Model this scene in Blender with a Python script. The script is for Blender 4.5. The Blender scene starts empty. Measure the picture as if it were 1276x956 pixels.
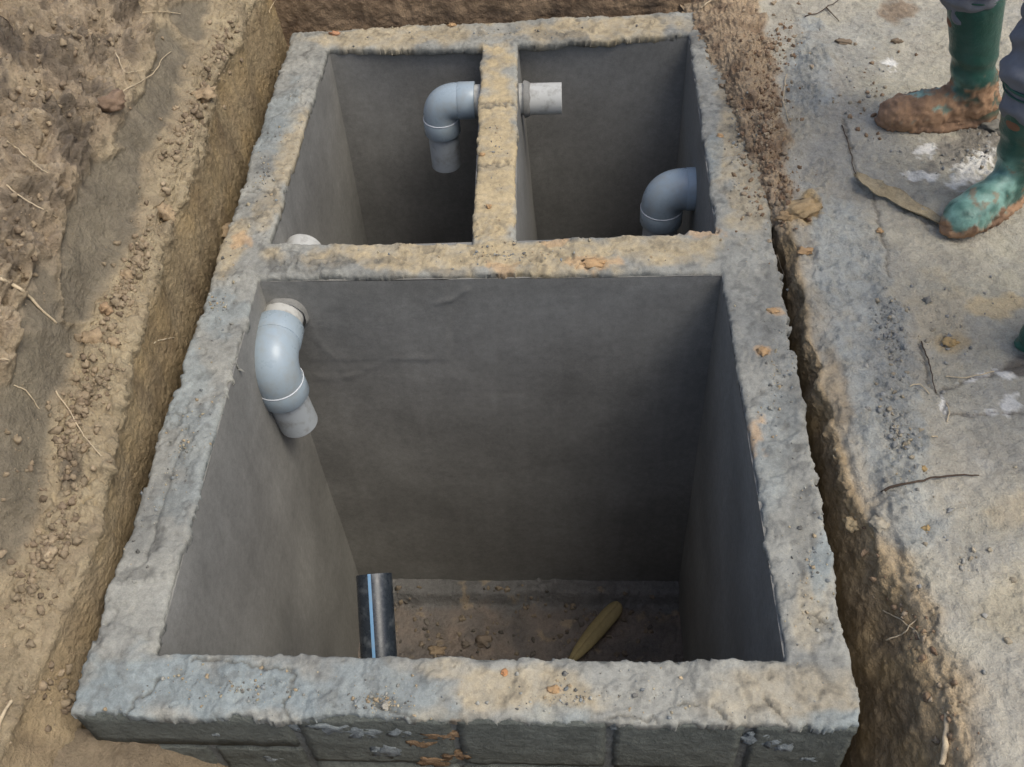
import bpy, bmesh, math, random
import numpy as np
from mathutils import Vector, Matrix
from mathutils.bvhtree import BVHTree

random.seed(7)
rng = np.random.default_rng(11)
scene = bpy.context.scene
COL = scene.collection

# ------------------------------------------------------------------ camera
PW, PH = 1276, 956                       # pixel grid in which positions were measured
FPX = 1288.18
CAM = np.array([0.19619, -0.85078, 1.70244])
YAW, PITCH, ROLL = (math.radians(a) for a in (-4.92489, -48.43275, -4.12275))
_fw = np.array([math.sin(YAW) * math.cos(PITCH), math.cos(YAW) * math.cos(PITCH), math.sin(PITCH)])
_rt0 = np.array([math.cos(YAW), -math.sin(YAW), 0.0])
_up0 = np.cross(_rt0, _fw)
RT = _rt0 * math.cos(ROLL) + _up0 * math.sin(ROLL)
UP = -_rt0 * math.sin(ROLL) + _up0 * math.cos(ROLL)
FW = _fw
cam_data = bpy.data.cameras.new('camera')
cam = bpy.data.objects.new('camera', cam_data)
COL.objects.link(cam)
cam_data.sensor_fit = 'HORIZONTAL'
cam_data.sensor_width = 36.0
cam_data.lens = 36.0 * FPX / PW
cam_data.clip_start = 0.02
cam_data.clip_end = 500.0
cam.matrix_world = Matrix(((RT[0], UP[0], -FW[0], CAM[0]), (RT[1], UP[1], -FW[1], CAM[1]),
                           (RT[2], UP[2], -FW[2], CAM[2]), (0, 0, 0, 1)))
scene.camera = cam

# ------------------------------------------------------------------ sky, sun, exposure
SUN_EL, SUN_AZ = math.radians(62), math.radians(116)     # azimuth measured from +Y towards +X
world = bpy.data.worlds.new('World')
scene.world = world
world.use_nodes = True
wn = world.node_tree
wn.nodes.clear()
sky = wn.nodes.new('ShaderNodeTexSky')
sky.sky_type = 'NISHITA'
sky.sun_disc = False
sky.sun_elevation = SUN_EL
sky.sun_rotation = SUN_AZ
sky.air_density = 1.0
sky.dust_density = 4.0
sky.ozone_density = 1.0
bgn = wn.nodes.new('ShaderNodeBackground')
bgn.inputs['Strength'].default_value = 0.15
won = wn.nodes.new('ShaderNodeOutputWorld')
wn.links.new(sky.outputs[0], bgn.inputs['Color'])
wn.links.new(bgn.outputs[0], won.inputs['Surface'])
sun_l = bpy.data.lights.new('sun', 'SUN')
sun_l.energy = 1.2
sun_l.angle = math.radians(32)
sun_l.color = (0.98, 0.99, 0.91)
sun = bpy.data.objects.new('sun', sun_l)
COL.objects.link(sun)
sd = Vector((math.sin(SUN_AZ) * math.cos(SUN_EL), math.cos(SUN_AZ) * math.cos(SUN_EL), math.sin(SUN_EL)))
sun.rotation_euler = sd.to_track_quat('Z', 'Y').to_euler()
sun.location = (4, 3, 8)
vs = scene.view_settings
vs.view_transform = 'Standard'
vs.look = 'None'
vs.gamma = 1.0
vs.use_curve_mapping = False
vs.exposure = 0.27


def ray(px, py):
    return FW + RT * (px - PW / 2) / FPX - UP * (py - PH / 2) / FPX


def at(px, py, z=None, y=None, x=None):
    d = ray(px, py)
    if z is not None:
        t = (z - CAM[2]) / d[2]
    elif y is not None:
        t = (y - CAM[1]) / d[1]
    else:
        t = (x - CAM[0]) / d[0]
    return CAM + t * d


def pix(P):
    d = np.asarray(P, float) - CAM
    z = d @ FW
    return np.stack([PW / 2 + FPX * (d @ RT) / z, PH / 2 - FPX * (d @ UP) / z], -1)


# ------------------------------------------------------------------ noise in numpy
_perm = np.random.default_rng(3).permutation(256).astype(np.int32)
_perm = np.concatenate([_perm, _perm, _perm])
_g = np.random.default_rng(5).normal(size=(256, 3)).astype(np.float32)
_g /= np.linalg.norm(_g, axis=1)[:, None]


def perlin(P):
    P = np.asarray(P, np.float32)
    i = np.floor(P).astype(np.int32)
    f = P - i
    i &= 255
    u = f * f * f * (f * (f * 6 - 15) + 10)
    out = 0
    for dx in (0, 1):
        wx = u[:, 0] if dx else 1 - u[:, 0]
        a = _perm[i[:, 0] + dx]
        for dy in (0, 1):
            wy = u[:, 1] if dy else 1 - u[:, 1]
            b = _perm[a + i[:, 1] + dy]
            for dz in (0, 1):
                wz = u[:, 2] if dz else 1 - u[:, 2]
                g = _g[_perm[b + i[:, 2] + dz] & 255]
                out = out + wx * wy * wz * (g[:, 0] * (f[:, 0] - dx) + g[:, 1] * (f[:, 1] - dy) + g[:, 2] * (f[:, 2] - dz))
    return out * 1.5


def fbm(P, scale, octv=4, gain=0.5, seed=0.0, lac=2.03):
    P = np.asarray(P, np.float32) * scale + seed * 17.31 + 50.0
    a, s, n = 1.0, 0.0, 0.0
    for k in range(octv):
        s = s + a * perlin(P)
        n += a
        a *= gain
        P = P * lac + 3.7
    return s / n * 1.6


def ridged(P, scale, octv=3, seed=0.0):
    P = np.asarray(P, np.float32) * scale + seed * 11.7 + 50.0
    a, s, n = 1.0, 0.0, 0.0
    for k in range(octv):
        s = s + a * (1 - np.abs(perlin(P)) * 2.0)
        n += a
        a *= 0.5
        P = P * 2.1 + 1.3
    return s / n


def worley(P, scale, seed=0):
    P = np.asarray(P, np.float32) * scale + 40.0 + seed * 7.3
    i = np.floor(P).astype(np.int32)
    f1 = np.full(len(P), 9.0, np.float32)
    f2 = np.full(len(P), 9.0, np.float32)
    cid = np.zeros(len(P), np.int32)
    for dx in (-1, 0, 1):
        for dy in (-1, 0, 1):
            for dz in (-1, 0, 1):
                c = i + (dx, dy, dz)
                h = _perm[_perm[_perm[c[:, 0] & 255] + (c[:, 1] & 255)] + (c[:, 2] & 255)]
                q = c + (_g[h & 255] * 0.38 + 0.5)
                d = np.sqrt(((q - P) ** 2).sum(1))
                m = d < f1
                f2 = np.where(m, f1, np.minimum(f2, d))
                cid = np.where(m, h, cid)
                f1 = np.where(m, d, f1)
    return f1, f2, cid


def sstep(a, b, x):
    t = np.clip((x - a) / (b - a), 0, 1)
    return t * t * (3 - 2 * t)


def clods(P, scale, seed=0):
    """rounded lumps with creases between them, 0..1"""
    Pw = P + 0.25 / scale * np.stack([perlin(P * scale * 1.3 + 9), perlin(P * scale * 1.3 + 31), perlin(P * scale * 1.3 + 77)], 1)
    f1, f2, c = worley(Pw, scale, seed)
    h = sstep(0.0, 0.45, f2 - f1)
    return h * (0.35 + 0.65 * (c % 97) / 97.0)


def poly_sdf(X, Yv, poly):
    """signed distance to a simple polygon, positive inside"""
    d = np.full(X.shape, 1e9)
    inside = np.zeros(X.shape, bool)
    n = len(poly)
    for i in range(n):
        a, b = np.array(poly[i], float), np.array(poly[(i + 1) % n], float)
        ab = b - a
        t = np.clip(((X - a[0]) * ab[0] + (Yv - a[1]) * ab[1]) / (ab @ ab), 0, 1)
        d = np.minimum(d, np.hypot(X - a[0] - t * ab[0], Yv - a[1] - t * ab[1]))
        if a[1] != b[1]:
            inside ^= ((a[1] > Yv) != (b[1] > Yv)) & (X < (b[0] - a[0]) * (Yv - a[1]) / (b[1] - a[1]) + a[0])
    return np.where(inside, d, -d)


def mixc(c, col, m):
    return c * (1 - m[:, None]) + np.asarray(col, np.float32)[None, :] * m[:, None]


def srgb(r, g, b):
    v = np.array([r, g, b]) / 255.0
    return np.where(v <= 0.04045, v / 12.92, ((v + 0.055) / 1.055) ** 2.4)


# ------------------------------------------------------------------ materials
def newmat(name):
    m = bpy.data.materials.new(name)
    m.use_nodes = True
    nt = m.node_tree
    return m, nt, nt.nodes['Principled BSDF'], nt.nodes['Material Output']


def node(nt, t, **kw):
    n = nt.nodes.new(t)
    for k, v in kw.items():
        if k in n.inputs:
            n.inputs[k].default_value = v
        else:
            setattr(n, k, v)
    return n


def earthy(name, colour=None, attr=None, rough=0.95, var=0.35, fine=260.0, bump=0.5, dist=0.004, mid=55.0, spec=0.15, stretch=None, speck=0.0):
    """matt granular material: colour (plain or from the mesh's Col attribute) times two scales of noise, with relief"""
    m, nt, b, out = newmat(name)
    L = nt.links.new
    tc = node(nt, 'ShaderNodeNewGeometry')
    pos = tc.outputs['Position']
    if stretch:
        mp = node(nt, 'ShaderNodeMapping')
        mp.inputs['Scale'].default_value = stretch
        L(pos, mp.inputs['Vector'])
        pos = mp.outputs[0]
    n1 = node(nt, 'ShaderNodeTexNoise', Scale=fine, Detail=4.0, Roughness=0.65)
    n2 = node(nt, 'ShaderNodeTexNoise', Scale=mid, Detail=5.0, Roughness=0.6)
    n3 = node(nt, 'ShaderNodeTexNoise', Scale=mid * 0.16, Detail=4.0, Roughness=0.55)
    for n in (n1, n2, n3):
        L(pos, n.inputs['Vector'])
    a1 = node(nt, 'ShaderNodeMath', operation='ADD')
    L(n1.outputs[0], a1.inputs[0])
    L(n2.outputs[0], a1.inputs[1])
    a2 = node(nt, 'ShaderNodeMath', operation='ADD')
    L(a1.outputs[0], a2.inputs[0])
    L(n3.outputs[0], a2.inputs[1])
    mr = node(nt, 'ShaderNodeMapRange')
    mr.inputs['From Min'].default_value = 0.9
    mr.inputs['From Max'].default_value = 2.1
    mr.inputs['To Min'].default_value = 1 - var
    mr.inputs['To Max'].default_value = 1 + var
    L(a2.outputs[0], mr.inputs['Value'])
    mx = node(nt, 'ShaderNodeMix', data_type='RGBA', blend_type='MULTIPLY')
    mx.inputs['Factor'].default_value = 1.0
    if attr:
        at_ = node(nt, 'ShaderNodeAttribute', attribute_name=attr)
        L(at_.outputs['Color'], mx.inputs['A'])
    else:
        mx.inputs['A'].default_value = (*colour, 1)
    L(mr.outputs[0], mx.inputs['B'])
    last = mx.outputs['Result']
    if speck:
        v = node(nt, 'ShaderNodeTexVoronoi', Scale=170.0)
        L(pos, v.inputs['Vector'])
        cr = node(nt, 'ShaderNodeMapRange')
        cr.inputs['From Min'].default_value = 0.10
        cr.inputs['From Max'].default_value = 0.2
        cr.inputs['To Min'].default_value = speck
        cr.inputs['To Max'].default_value = 0.0
        L(v.outputs['Distance'], cr.inputs['Value'])
        m2 = node(nt, 'ShaderNodeMix', data_type='RGBA')
        L(cr.outputs[0], m2.inputs['Factor'])
        L(last, m2.inputs['A'])
        m2.inputs['B'].default_value = (0.5, 0.46, 0.38, 1)
        last = m2.outputs['Result']
    L(last, b.inputs['Base Color'])
    b.inputs['Roughness'].default_value = rough
    b.inputs['Specular IOR Level'].default_value = spec
    bp = node(nt, 'ShaderNodeBump', Strength=bump, Distance=dist)
    s = node(nt, 'ShaderNodeMath', operation='MULTIPLY_ADD')
    L(n2.outputs[0], s.inputs[0])
    s.inputs[1].default_value = 2.2
    L(n1.outputs[0], s.inputs[2])
    L(s.outputs[0], bp.inputs['Height'])
    L(bp.outputs[0], b.inputs['Normal'])
    return m


def plastic(name, colour, rough=0.35, dirt=(0.25, 0.22, 0.17), amount=0.25, scale=30.0, spec=0.5, lo=0.5, hi=0.75):
    m, nt, b, out = newmat(name)
    L = nt.links.new
    g = node(nt, 'ShaderNodeNewGeometry')
    n = node(nt, 'ShaderNodeTexNoise', Scale=scale, Detail=6.0, Roughness=0.65)
    L(g.outputs['Position'], n.inputs['Vector'])
    mr = node(nt, 'ShaderNodeMapRange')
    mr.inputs['From Min'].default_value = lo
    mr.inputs['From Max'].default_value = hi
    mr.inputs['To Max'].default_value = amount
    L(n.outputs[0], mr.inputs['Value'])
    mx = node(nt, 'ShaderNodeMix', data_type='RGBA')
    L(mr.outputs[0], mx.inputs['Factor'])
    mx.inputs['A'].default_value = (*colour, 1)
    mx.inputs['B'].default_value = (*dirt, 1)
    L(mx.outputs['Result'], b.inputs['Base Color'])
    r2 = node(nt, 'ShaderNodeMapRange')
    r2.inputs['From Min'].default_value = 0.3
    r2.inputs['From Max'].default_value = 0.75
    r2.inputs['To Min'].default_value = rough
    r2.inputs['To Max'].default_value = min(1.0, rough + 0.3)
    L(n.outputs[0], r2.inputs['Value'])
    L(r2.outputs[0], b.inputs['Roughness'])
    b.inputs['Specular IOR Level'].default_value = spec
    n2 = node(nt, 'ShaderNodeTexNoise', Scale=scale * 9, Detail=3.0)
    L(g.outputs['Position'], n2.inputs['Vector'])
    bp = node(nt, 'ShaderNodeBump', Strength=0.12, Distance=0.001)
    L(n2.outputs[0], bp.inputs['Height'])
    L(bp.outputs[0], b.inputs['Normal'])
    return m


def plaster(name, colour):
    """hand trowelled cement render: sweeping trowel marks, runs down the wall, blotches and grit"""
    m, nt, b, out = newmat(name)
    L = nt.links.new
    g = node(nt, 'ShaderNodeNewGeometry')

    def nz(scale, stretch, detail=5.0, rough=.6, distort=0.0):
        mp = node(nt, 'ShaderNodeMapping')
        mp.inputs['Scale'].default_value = stretch
        L(g.outputs['Position'], mp.inputs['Vector'])
        n = node(nt, 'ShaderNodeTexNoise', Scale=scale, Detail=detail, Roughness=rough, Distortion=distort)
        L(mp.outputs[0], n.inputs['Vector'])
        return n.outputs[0]
    sweep = nz(5.0, (.7, .7, 1.5), 7.0, .6, 1.6)
    runs = nz(22.0, (1, 1, .07), 4.0, .6)
    blot = nz(3.2, (1, 1, 1), 5.0, .6)
    grit = nz(330.0, (1, 1, 1), 3.0, .7)
    mid = nz(60.0, (1, 1, 1), 5.0, .65)

    def rng_(x, lo, hi, a, c):
        r = node(nt, 'ShaderNodeMapRange')
        for k_, v_ in (('From Min', lo), ('From Max', hi), ('To Min', a), ('To Max', c)):
            r.inputs[k_].default_value = v_
        L(x, r.inputs['Value'])
        return r.outputs[0]

    def mul(x, y):
        q_ = node(nt, 'ShaderNodeMath', operation='MULTIPLY')
        L(x, q_.inputs[0])
        L(y, q_.inputs[1])
        return q_.outputs[0]
    f = mul(mul(rng_(sweep, .3, .7, .96, 1.04), rng_(runs, .3, .7, .95, 1.05)), mul(rng_(blot, .3, .7, .80, 1.20), mul(rng_(grit, .3, .7, .86, 1.14), rng_(mid, .3, .7, .88, 1.12))))
    mx = node(nt, 'ShaderNodeMix', data_type='RGBA', blend_type='MULTIPLY')
    mx.inputs['Factor'].default_value = 1.0
    mx.inputs['A'].default_value = (*colour, 1)
    L(f, mx.inputs['B'])
    # pale lime bloom in places
    bl = node(nt, 'ShaderNodeMix', data_type='RGBA')
    L(rng_(nz(11.0, (1, 1, .5), 6.0, .7), .60, .78, 0, .35), bl.inputs['Factor'])
    L(mx.outputs['Result'], bl.inputs['A'])
    bl.inputs['B'].default_value = (.30, .30, .28, 1)
    L(bl.outputs['Result'], b.inputs['Base Color'])
    L(rng_(blot, .3, .7, .62, .88), b.inputs['Roughness'])
    b.inputs['Specular IOR Level'].default_value = .35
    h = node(nt, 'ShaderNodeMath', operation='MULTIPLY_ADD')
    L(sweep, h.inputs[0])
    h.inputs[1].default_value = 3.0
    L(mid, h.inputs[2])
    h2 = node(nt, 'ShaderNodeMath', operation='MULTIPLY_ADD')
    L(grit, h2.inputs[0])
    h2.inputs[1].default_value = .5
    L(h.outputs[0], h2.inputs[2])
    bp = node(nt, 'ShaderNodeBump', Strength=.2, Distance=.002)
    L(h2.outputs[0], bp.inputs['Height'])
    L(bp.outputs[0], b.inputs['Normal'])
    return m


M = {}
M['soil'] = earthy('soil', attr='Col', var=0.42, bump=0.8, dist=0.006, mid=60.0, fine=230.0)
M['cement'] = earthy('cement_mortar', attr='Col', var=0.42, bump=0.4, dist=0.0025, mid=75.0, fine=320.0, speck=0.25, rough=0.9, spec=0.25)
M['crumb'] = earthy('crumbs', attr='Col', var=0.35, bump=0.5, dist=0.003, mid=110.0, fine=400.0)
M['plaster'] = plaster('damp_plaster', srgb(131, 129, 123))
M['block'] = earthy('concrete_block', colour=srgb(106, 109, 102), var=0.55, bump=0.8, dist=0.004, mid=90.0, fine=420.0, rough=0.95)
M['mortar'] = earthy('grey_mortar', colour=srgb(116, 118, 114), var=0.45, bump=0.9, dist=0.005, mid=70.0, fine=300.0)
M['smear'] = earthy('mortar_smear', colour=srgb(140, 146, 146), var=0.5, bump=0.9, dist=0.005, mid=70.0, fine=300.0)
M['earth'] = earthy('brown_earth', colour=srgb(138, 114, 88), var=0.5, bump=0.9, dist=0.005, mid=70.0, fine=300.0)
M['pvc'] = plastic('grey_pvc', srgb(156, 169, 176), 0.2, srgb(150, 148, 138), 0.6, 18.0, lo=.48, hi=.72)
M['pvc_pale'] = plastic('pale_grey_pvc', srgb(172, 177, 178), 0.45, srgb(120, 112, 100), 0.7, 26.0)
M['pvc_white'] = plastic('cement_smeared_pvc', srgb(188, 187, 180), 0.65, srgb(112, 106, 96), 0.75, 34.0, lo=0.5, hi=0.75)
M['glue'] = plastic('glue_line', srgb(212, 216, 218), 0.5, srgb(170, 170, 165), 0.3, 40.0)
M['hdpe'] = plastic('black_polyethylene', srgb(44, 50, 56), 0.16, srgb(120, 124, 124), 0.5, 40.0, lo=0.52, hi=0.72)
M['stripe'] = plastic('blue_stripe', srgb(120, 160, 192), 0.2, srgb(140, 145, 148), 0.4, 40.0)
M['leaf'] = earthy('dry_leaf', colour=srgb(166, 150, 106), var=0.3, bump=0.3, dist=0.002, mid=60.0, fine=300.0, rough=0.7)
M['strip'] = earthy('dry_leaf_strip', colour=srgb(172, 156, 126), var=0.5, bump=0.8, dist=0.003, mid=80.0, fine=300.0, rough=0.8)
M['root'] = earthy('dry_root', colour=srgb(196, 178, 148), var=0.35, bump=0.4, dist=0.001, mid=120.0, fine=400.0)
M['twig'] = earthy('dark_twig', colour=srgb(82, 70, 60), var=0.35, bump=0.4, dist=0.001, mid=120.0, fine=400.0)
M['boot'] = plastic('boot_rubber', (0.02, 0.09, 0.06), 0.4, srgb(110, 100, 80), 0.4, 30.0)
M['cloth'] = earthy('trouser_cloth', colour=srgb(118, 120, 126), var=0.25, bump=0.4, dist=0.002, mid=40.0, fine=900.0, rough=0.9)
M['shirt'] = earthy('shirt_cloth', colour=srgb(120, 118, 112), var=0.2, bump=0.4, dist=0.002, mid=40.0, fine=900.0)
M['skin'] = plastic('skin', srgb(120, 82, 60), 0.5, srgb(100, 66, 48), 0.4, 20.0)
M['hair'] = plastic('hair', srgb(28, 24, 22), 0.6, srgb(20, 18, 16), 0.3, 60.0)
M['eye'] = plastic('eye', srgb(215, 210, 202), 0.2, srgb(215, 210, 202), 0.0, 20.0)


def boot_mat(name):
    m = earthy(name, attr='Col', var=0.25, bump=0.35, dist=0.003, mid=70.0, fine=260.0, rough=0.55, spec=0.4)
    nt = m.node_tree
    a = node(nt, 'ShaderNodeAttribute', attribute_name='Mud')
    mr = node(nt, 'ShaderNodeMapRange')
    mr.inputs['To Min'].default_value = 0.3
    mr.inputs['To Max'].default_value = 0.95
    nt.links.new(a.outputs['Fac'], mr.inputs['Value'])
    nt.links.new(mr.outputs[0], nt.nodes['Principled BSDF'].inputs['Roughness'])
    return m


M['muddy'] = boot_mat('muddy_rubber')


# ------------------------------------------------------------------ object helpers
def tag(o, label=None, cat=None, group=None, kind=None):
    if label:
        o['label'] = label
    if cat:
        o['category'] = cat
    if group:
        o['group'] = group
    if kind:
        o['kind'] = kind
    return o


def empty(name, loc=(0, 0, 0)):
    o = bpy.data.objects.new(name, None)
    o.empty_display_size = 0.05
    o.location = loc
    COL.objects.link(o)
    return o


def wloc(o):
    v = Vector(o.location)
    while o.parent:
        o = o.parent
        v += Vector(o.location)
    return v


def meshobj(name, V, F, mat, parent=None, col=None, smooth=True, origin=None, extra=None):
    """V in world metres; the object's origin is its parent's, or 'origin'"""
    V = np.asarray(V, np.float64)
    off = np.array(wloc(parent)) if parent else (np.array(origin) if origin is not None else np.zeros(3))
    me = bpy.data.meshes.new(name)
    if isinstance(F, np.ndarray):
        k = F.shape[1]
        me.vertices.add(len(V))
        me.vertices.foreach_set('co', (V - off).astype(np.float32).ravel())
        me.loops.add(F.size)
        me.loops.foreach_set('vertex_index', F.astype(np.int32).ravel())
        me.polygons.add(len(F))
        me.polygons.foreach_set('loop_start', np.arange(0, F.size, k, dtype=np.int32))
        me.update(calc_edges=True)
    else:
        me.from_pydata([tuple(v) for v in V - off], [], F)
    me.polygons.foreach_set('use_smooth', np.full(len(me.polygons), smooth))
    if col is not None:
        ca = me.color_attributes.new('Col', 'FLOAT_COLOR', 'POINT')
        c = np.concatenate([np.clip(col, 0, 1), np.ones((len(col), 1))], 1).astype(np.float32)
        ca.data.foreach_set('color', c.ravel())
    if extra:
        for k_, v_ in extra.items():
            fa = me.attributes.new(k_, 'FLOAT', 'POINT')
            fa.data.foreach_set('value', np.asarray(v_, np.float32))
    me.materials.append(M[mat] if isinstance(mat, str) else mat)
    me.update()
    o = bpy.data.objects.new(name, me)
    COL.objects.link(o)
    if parent:
        o.parent = parent
    elif origin is not None:
        o.location = origin
    return o


def gridF(nu, nv):
    a = np.arange(nu * nv, dtype=np.int32).reshape(nu, nv)
    return np.stack([a[:-1, :-1], a[1:, :-1], a[1:, 1:], a[:-1, 1:]], -1).reshape(-1, 4)


def gnormals(G):
    du = np.gradient(G, axis=0)
    dv = np.gradient(G, axis=1)
    n = np.cross(du, dv)
    return n / (np.linalg.norm(n, axis=2, keepdims=True) + 1e-12)


def tube(path, radii, seg=12, cap=True):
    P = np.asarray(path, float)
    n = len(P)
    radii = np.broadcast_to(np.asarray(radii, float), (n,))
    T = np.gradient(P, axis=0)
    T /= np.linalg.norm(T, axis=1)[:, None] + 1e-12
    ref = np.array([0, 0, 1.0]) if abs(T[0][2]) < 0.9 else np.array([1.0, 0, 0])
    u = np.cross(T[0], ref)
    u /= np.linalg.norm(u)
    V = []
    for i in range(n):
        u = u - T[i] * (u @ T[i])
        u /= np.linalg.norm(u) + 1e-12
        w = np.cross(T[i], u)
        for k in range(seg):
            a = 2 * math.pi * k / seg
            V.append(P[i] + radii[i] * (math.cos(a) * u + math.sin(a) * w))
    F = []
    for i in range(n - 1):
        for k in range(seg):
            F.append((i * seg + k, i * seg + (k + 1) % seg, (i + 1) * seg + (k + 1) % seg, (i + 1) * seg + k))
    if cap:
        F.append(tuple(range(seg))[::-1])
        F.append(tuple(range((n - 1) * seg, n * seg)))
    return np.array(V), F


_ico = {}


def ico(sub):
    if sub not in _ico:
        bm = bmesh.new()
        bmesh.ops.create_icosphere(bm, subdivisions=sub, radius=1.0)
        _ico[sub] = (np.array([v.co[:] for v in bm.verts]), np.array([[v.index for v in f.verts] for f in bm.faces], np.int32))
        bm.free()
    return _ico[sub]


def lump_mesh(sub, seed, rough=0.35, fine=0.12):
    V, F = ico(sub)
    s = 1 + rough * fbm(V, 1.1, 2, seed=seed) + fine * fbm(V, 3.5, 3, seed=seed + 3)
    f1, f2, c = worley(V, 1.4, seed)
    return V * (s * (0.8 + 0.35 * sstep(0, 0.4, f2 - f1)))[:, None], F


# ================================================================== SETTING: soil round the pit
def curve(pts, Y):
    """pts: list of (x, y, z); returns x, z at each Y"""
    p = np.array(sorted([tuple(q) for q in pts], key=lambda q: q[1]))
    return np.interp(Y, p[:, 1], p[:, 0]), np.interp(Y, p[:, 1], p[:, 2])


def axis_samples(lo, hi, step, far_lo, far_hi):
    a = np.arange(lo, hi, step)
    b = lo - np.geomspace(step * 2, lo - far_lo, 14)[::-1] if far_lo < lo else np.array([])
    c = hi + np.geomspace(step * 2, far_hi - hi, 14) if far_hi > hi else np.array([])
    return np.concatenate([b, a, c])


def smooth_v(A, n=5):
    k = np.hanning(n + 2)[1:-1]
    k /= k.sum()
    Ap = np.concatenate([np.repeat(A[:, :1], n // 2, 1), A, np.repeat(A[:, -1:], n // 2, 1)], 1)
    return sum(k[i] * Ap[:, i:i + A.shape[1]] for i in range(n))


def profile_patch(Y, curves, counts, jag=0.0, sm=9):
    """sheet through a list of curves (x(Y), z(Y)); returns grid (nu,nv,3) and the curve parameter of each column"""
    X, Z, par = [], [], []
    xs = [c[0] for c in curves]
    zs = [c[1] for c in curves]
    for i, n in enumerate(counts):
        t = np.linspace(0, 1, n, endpoint=(i == len(counts) - 1))
        for q in t:
            X.append(xs[i] * (1 - q) + xs[i + 1] * q)
            Z.append(zs[i] * (1 - q) + zs[i + 1] * q)
            par.append(i + q)
    X = smooth_v(np.stack(X, 1), sm)
    Z = smooth_v(np.stack(Z, 1), sm)
    return np.stack([X, np.repeat(Y[:, None], X.shape[1], 1), Z], -1), np.array(par)


def blob(P, px, py, r, z=0.0, wob=0.6, sc=14.0, seed=0, world=None):
    c = at(px, py, z=z) if world is None else np.array(world)
    d = np.linalg.norm((P - c)[:, :2], axis=1) / r + wob * fbm(P, sc, 3, seed=seed)
    return 1 - sstep(0.55, 1.15, d)


def pixblob(UV, P, px, py, rx, ry=None, rot=0.0, wob=0.5, sc=16.0, seed=0):
    ry = ry or rx
    a = math.radians(rot)
    dx, dy = UV[:, 0] - px, UV[:, 1] - py
    u = (dx * math.cos(a) + dy * math.sin(a)) / rx
    v = (-dx * math.sin(a) + dy * math.cos(a)) / ry
    d = np.hypot(u, v) + wob * fbm(P, sc, 3, seed=seed)
    return 1 - sstep(0.6, 1.15, d)


TAN, BROWN, MOIST = srgb(180, 164, 134), srgb(140, 125, 104), srgb(110, 104, 92)
OCHRE, RED, CLAY = srgb(178, 152, 108), srgb(138, 118, 96), srgb(190, 156, 116)
GREYC, BLUEC, TANC = srgb(166, 163, 152), srgb(148, 158, 163), srgb(180, 162, 128)

# ---- left bank
Y = axis_samples(-0.45, 2.55, 0.0045, -3.0, 5.0)
jag1 = fbm(np.stack([Y, Y * 0, Y * 0], 1), 3.0, 4, seed=1) * 0.03
jag2 = fbm(np.stack([Y, Y * 0, Y * 0], 1), 4.0, 4, seed=2) * 0.04
ledR = [(300, 40, .15), (262, 110, .15), (250, 160, .15), (218, 250, .14), (195, 330, .13), (170, 420, .12), (150, 500, .10),
        (128, 620, .06), (100, 700, .04), (60, 780, .02), (20, 880, -.02)]
ledL = [(272, 40, .18), (237, 110, .18), (217, 180, .18), (182, 260, .17), (152, 330, .16), (112, 420, .15), (77, 500, .13),
        (55, 620, .09), (20, 700, .07), (-10, 770, .05), (-60, 880, .02)]
mid_ = [(225, 0, .28), (190, 80, .28), (160, 160, .28), (120, 240, .27), (85, 330, .26), (45, 420, .25), (5, 520, .22),
        (-30, 620, .18), (-60, 700, .15), (-100, 770, .12), (-150, 880, .08)]
top_ = [(130, 0, .38), (90, 80, .38), (50, 160, .38), (10, 240, .37), (-30, 330, .36), (-70, 420, .35), (-120, 520, .32),
        (-160, 620, .28), (-200, 700, .24), (-240, 770, .2), (-300, 880, .15)]


def pc(lst):
    return [at(a, b, z=c) for a, b, c in lst]


c0 = (np.full_like(Y, -0.715), np.full_like(Y, -0.8))
c1 = curve([(-.72, -.5, -.14), (-.72, -.1, -.12), (-.715, .1, -.10), (-.725, .35, -.14), (-.735, .7, -.16), (-.74, 1.2, -.16), (-.735, 1.8, -.16), (-.73, 2.3, -.14)], Y)
c1 = (c1[0] + jag1 * 0.5, c1[1])
c2 = curve(pc(ledR), Y)
c2 = (np.minimum(c2[0] + jag1 + 0.3 * jag2, c1[0] - 0.004), c2[1] + 0.3 * jag2)
c3 = curve(pc(ledL), Y)
c3 = (np.minimum(c3[0] + jag2, c2[0] - 0.012), c3[1])
c4 = curve(pc(mid_), Y)
c4 = (np.minimum(c4[0] + jag1, c3[0] - 0.02), c4[1] + jag2 * 0.5)
c5 = curve(pc(top_), Y)
c5 = (np.minimum(c5[0], c4[0] - 0.03), c5[1])
c6 = (np.full_like(Y, -1.6), np.interp(Y, [-1, 0, .6, 3], [.25, .4, .62, .66]))
c7 = (np.full_like(Y, -4.5), np.full_like(Y, .8))
G, par = profile_patch(Y, [c0, c1, c2, c3, c4, c5, c6, c7], [24, 80, 34, 56, 56, 130, 20], sm=7)
N = gnormals(G)
sh = G.shape
P = G.reshape(-1, 3)
Nn = N.reshape(-1, 3)
if Nn[:, 2].mean() < 0:
    Nn = -Nn
UVp = pix(P)
pv = np.tile(par, sh[0])
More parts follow.
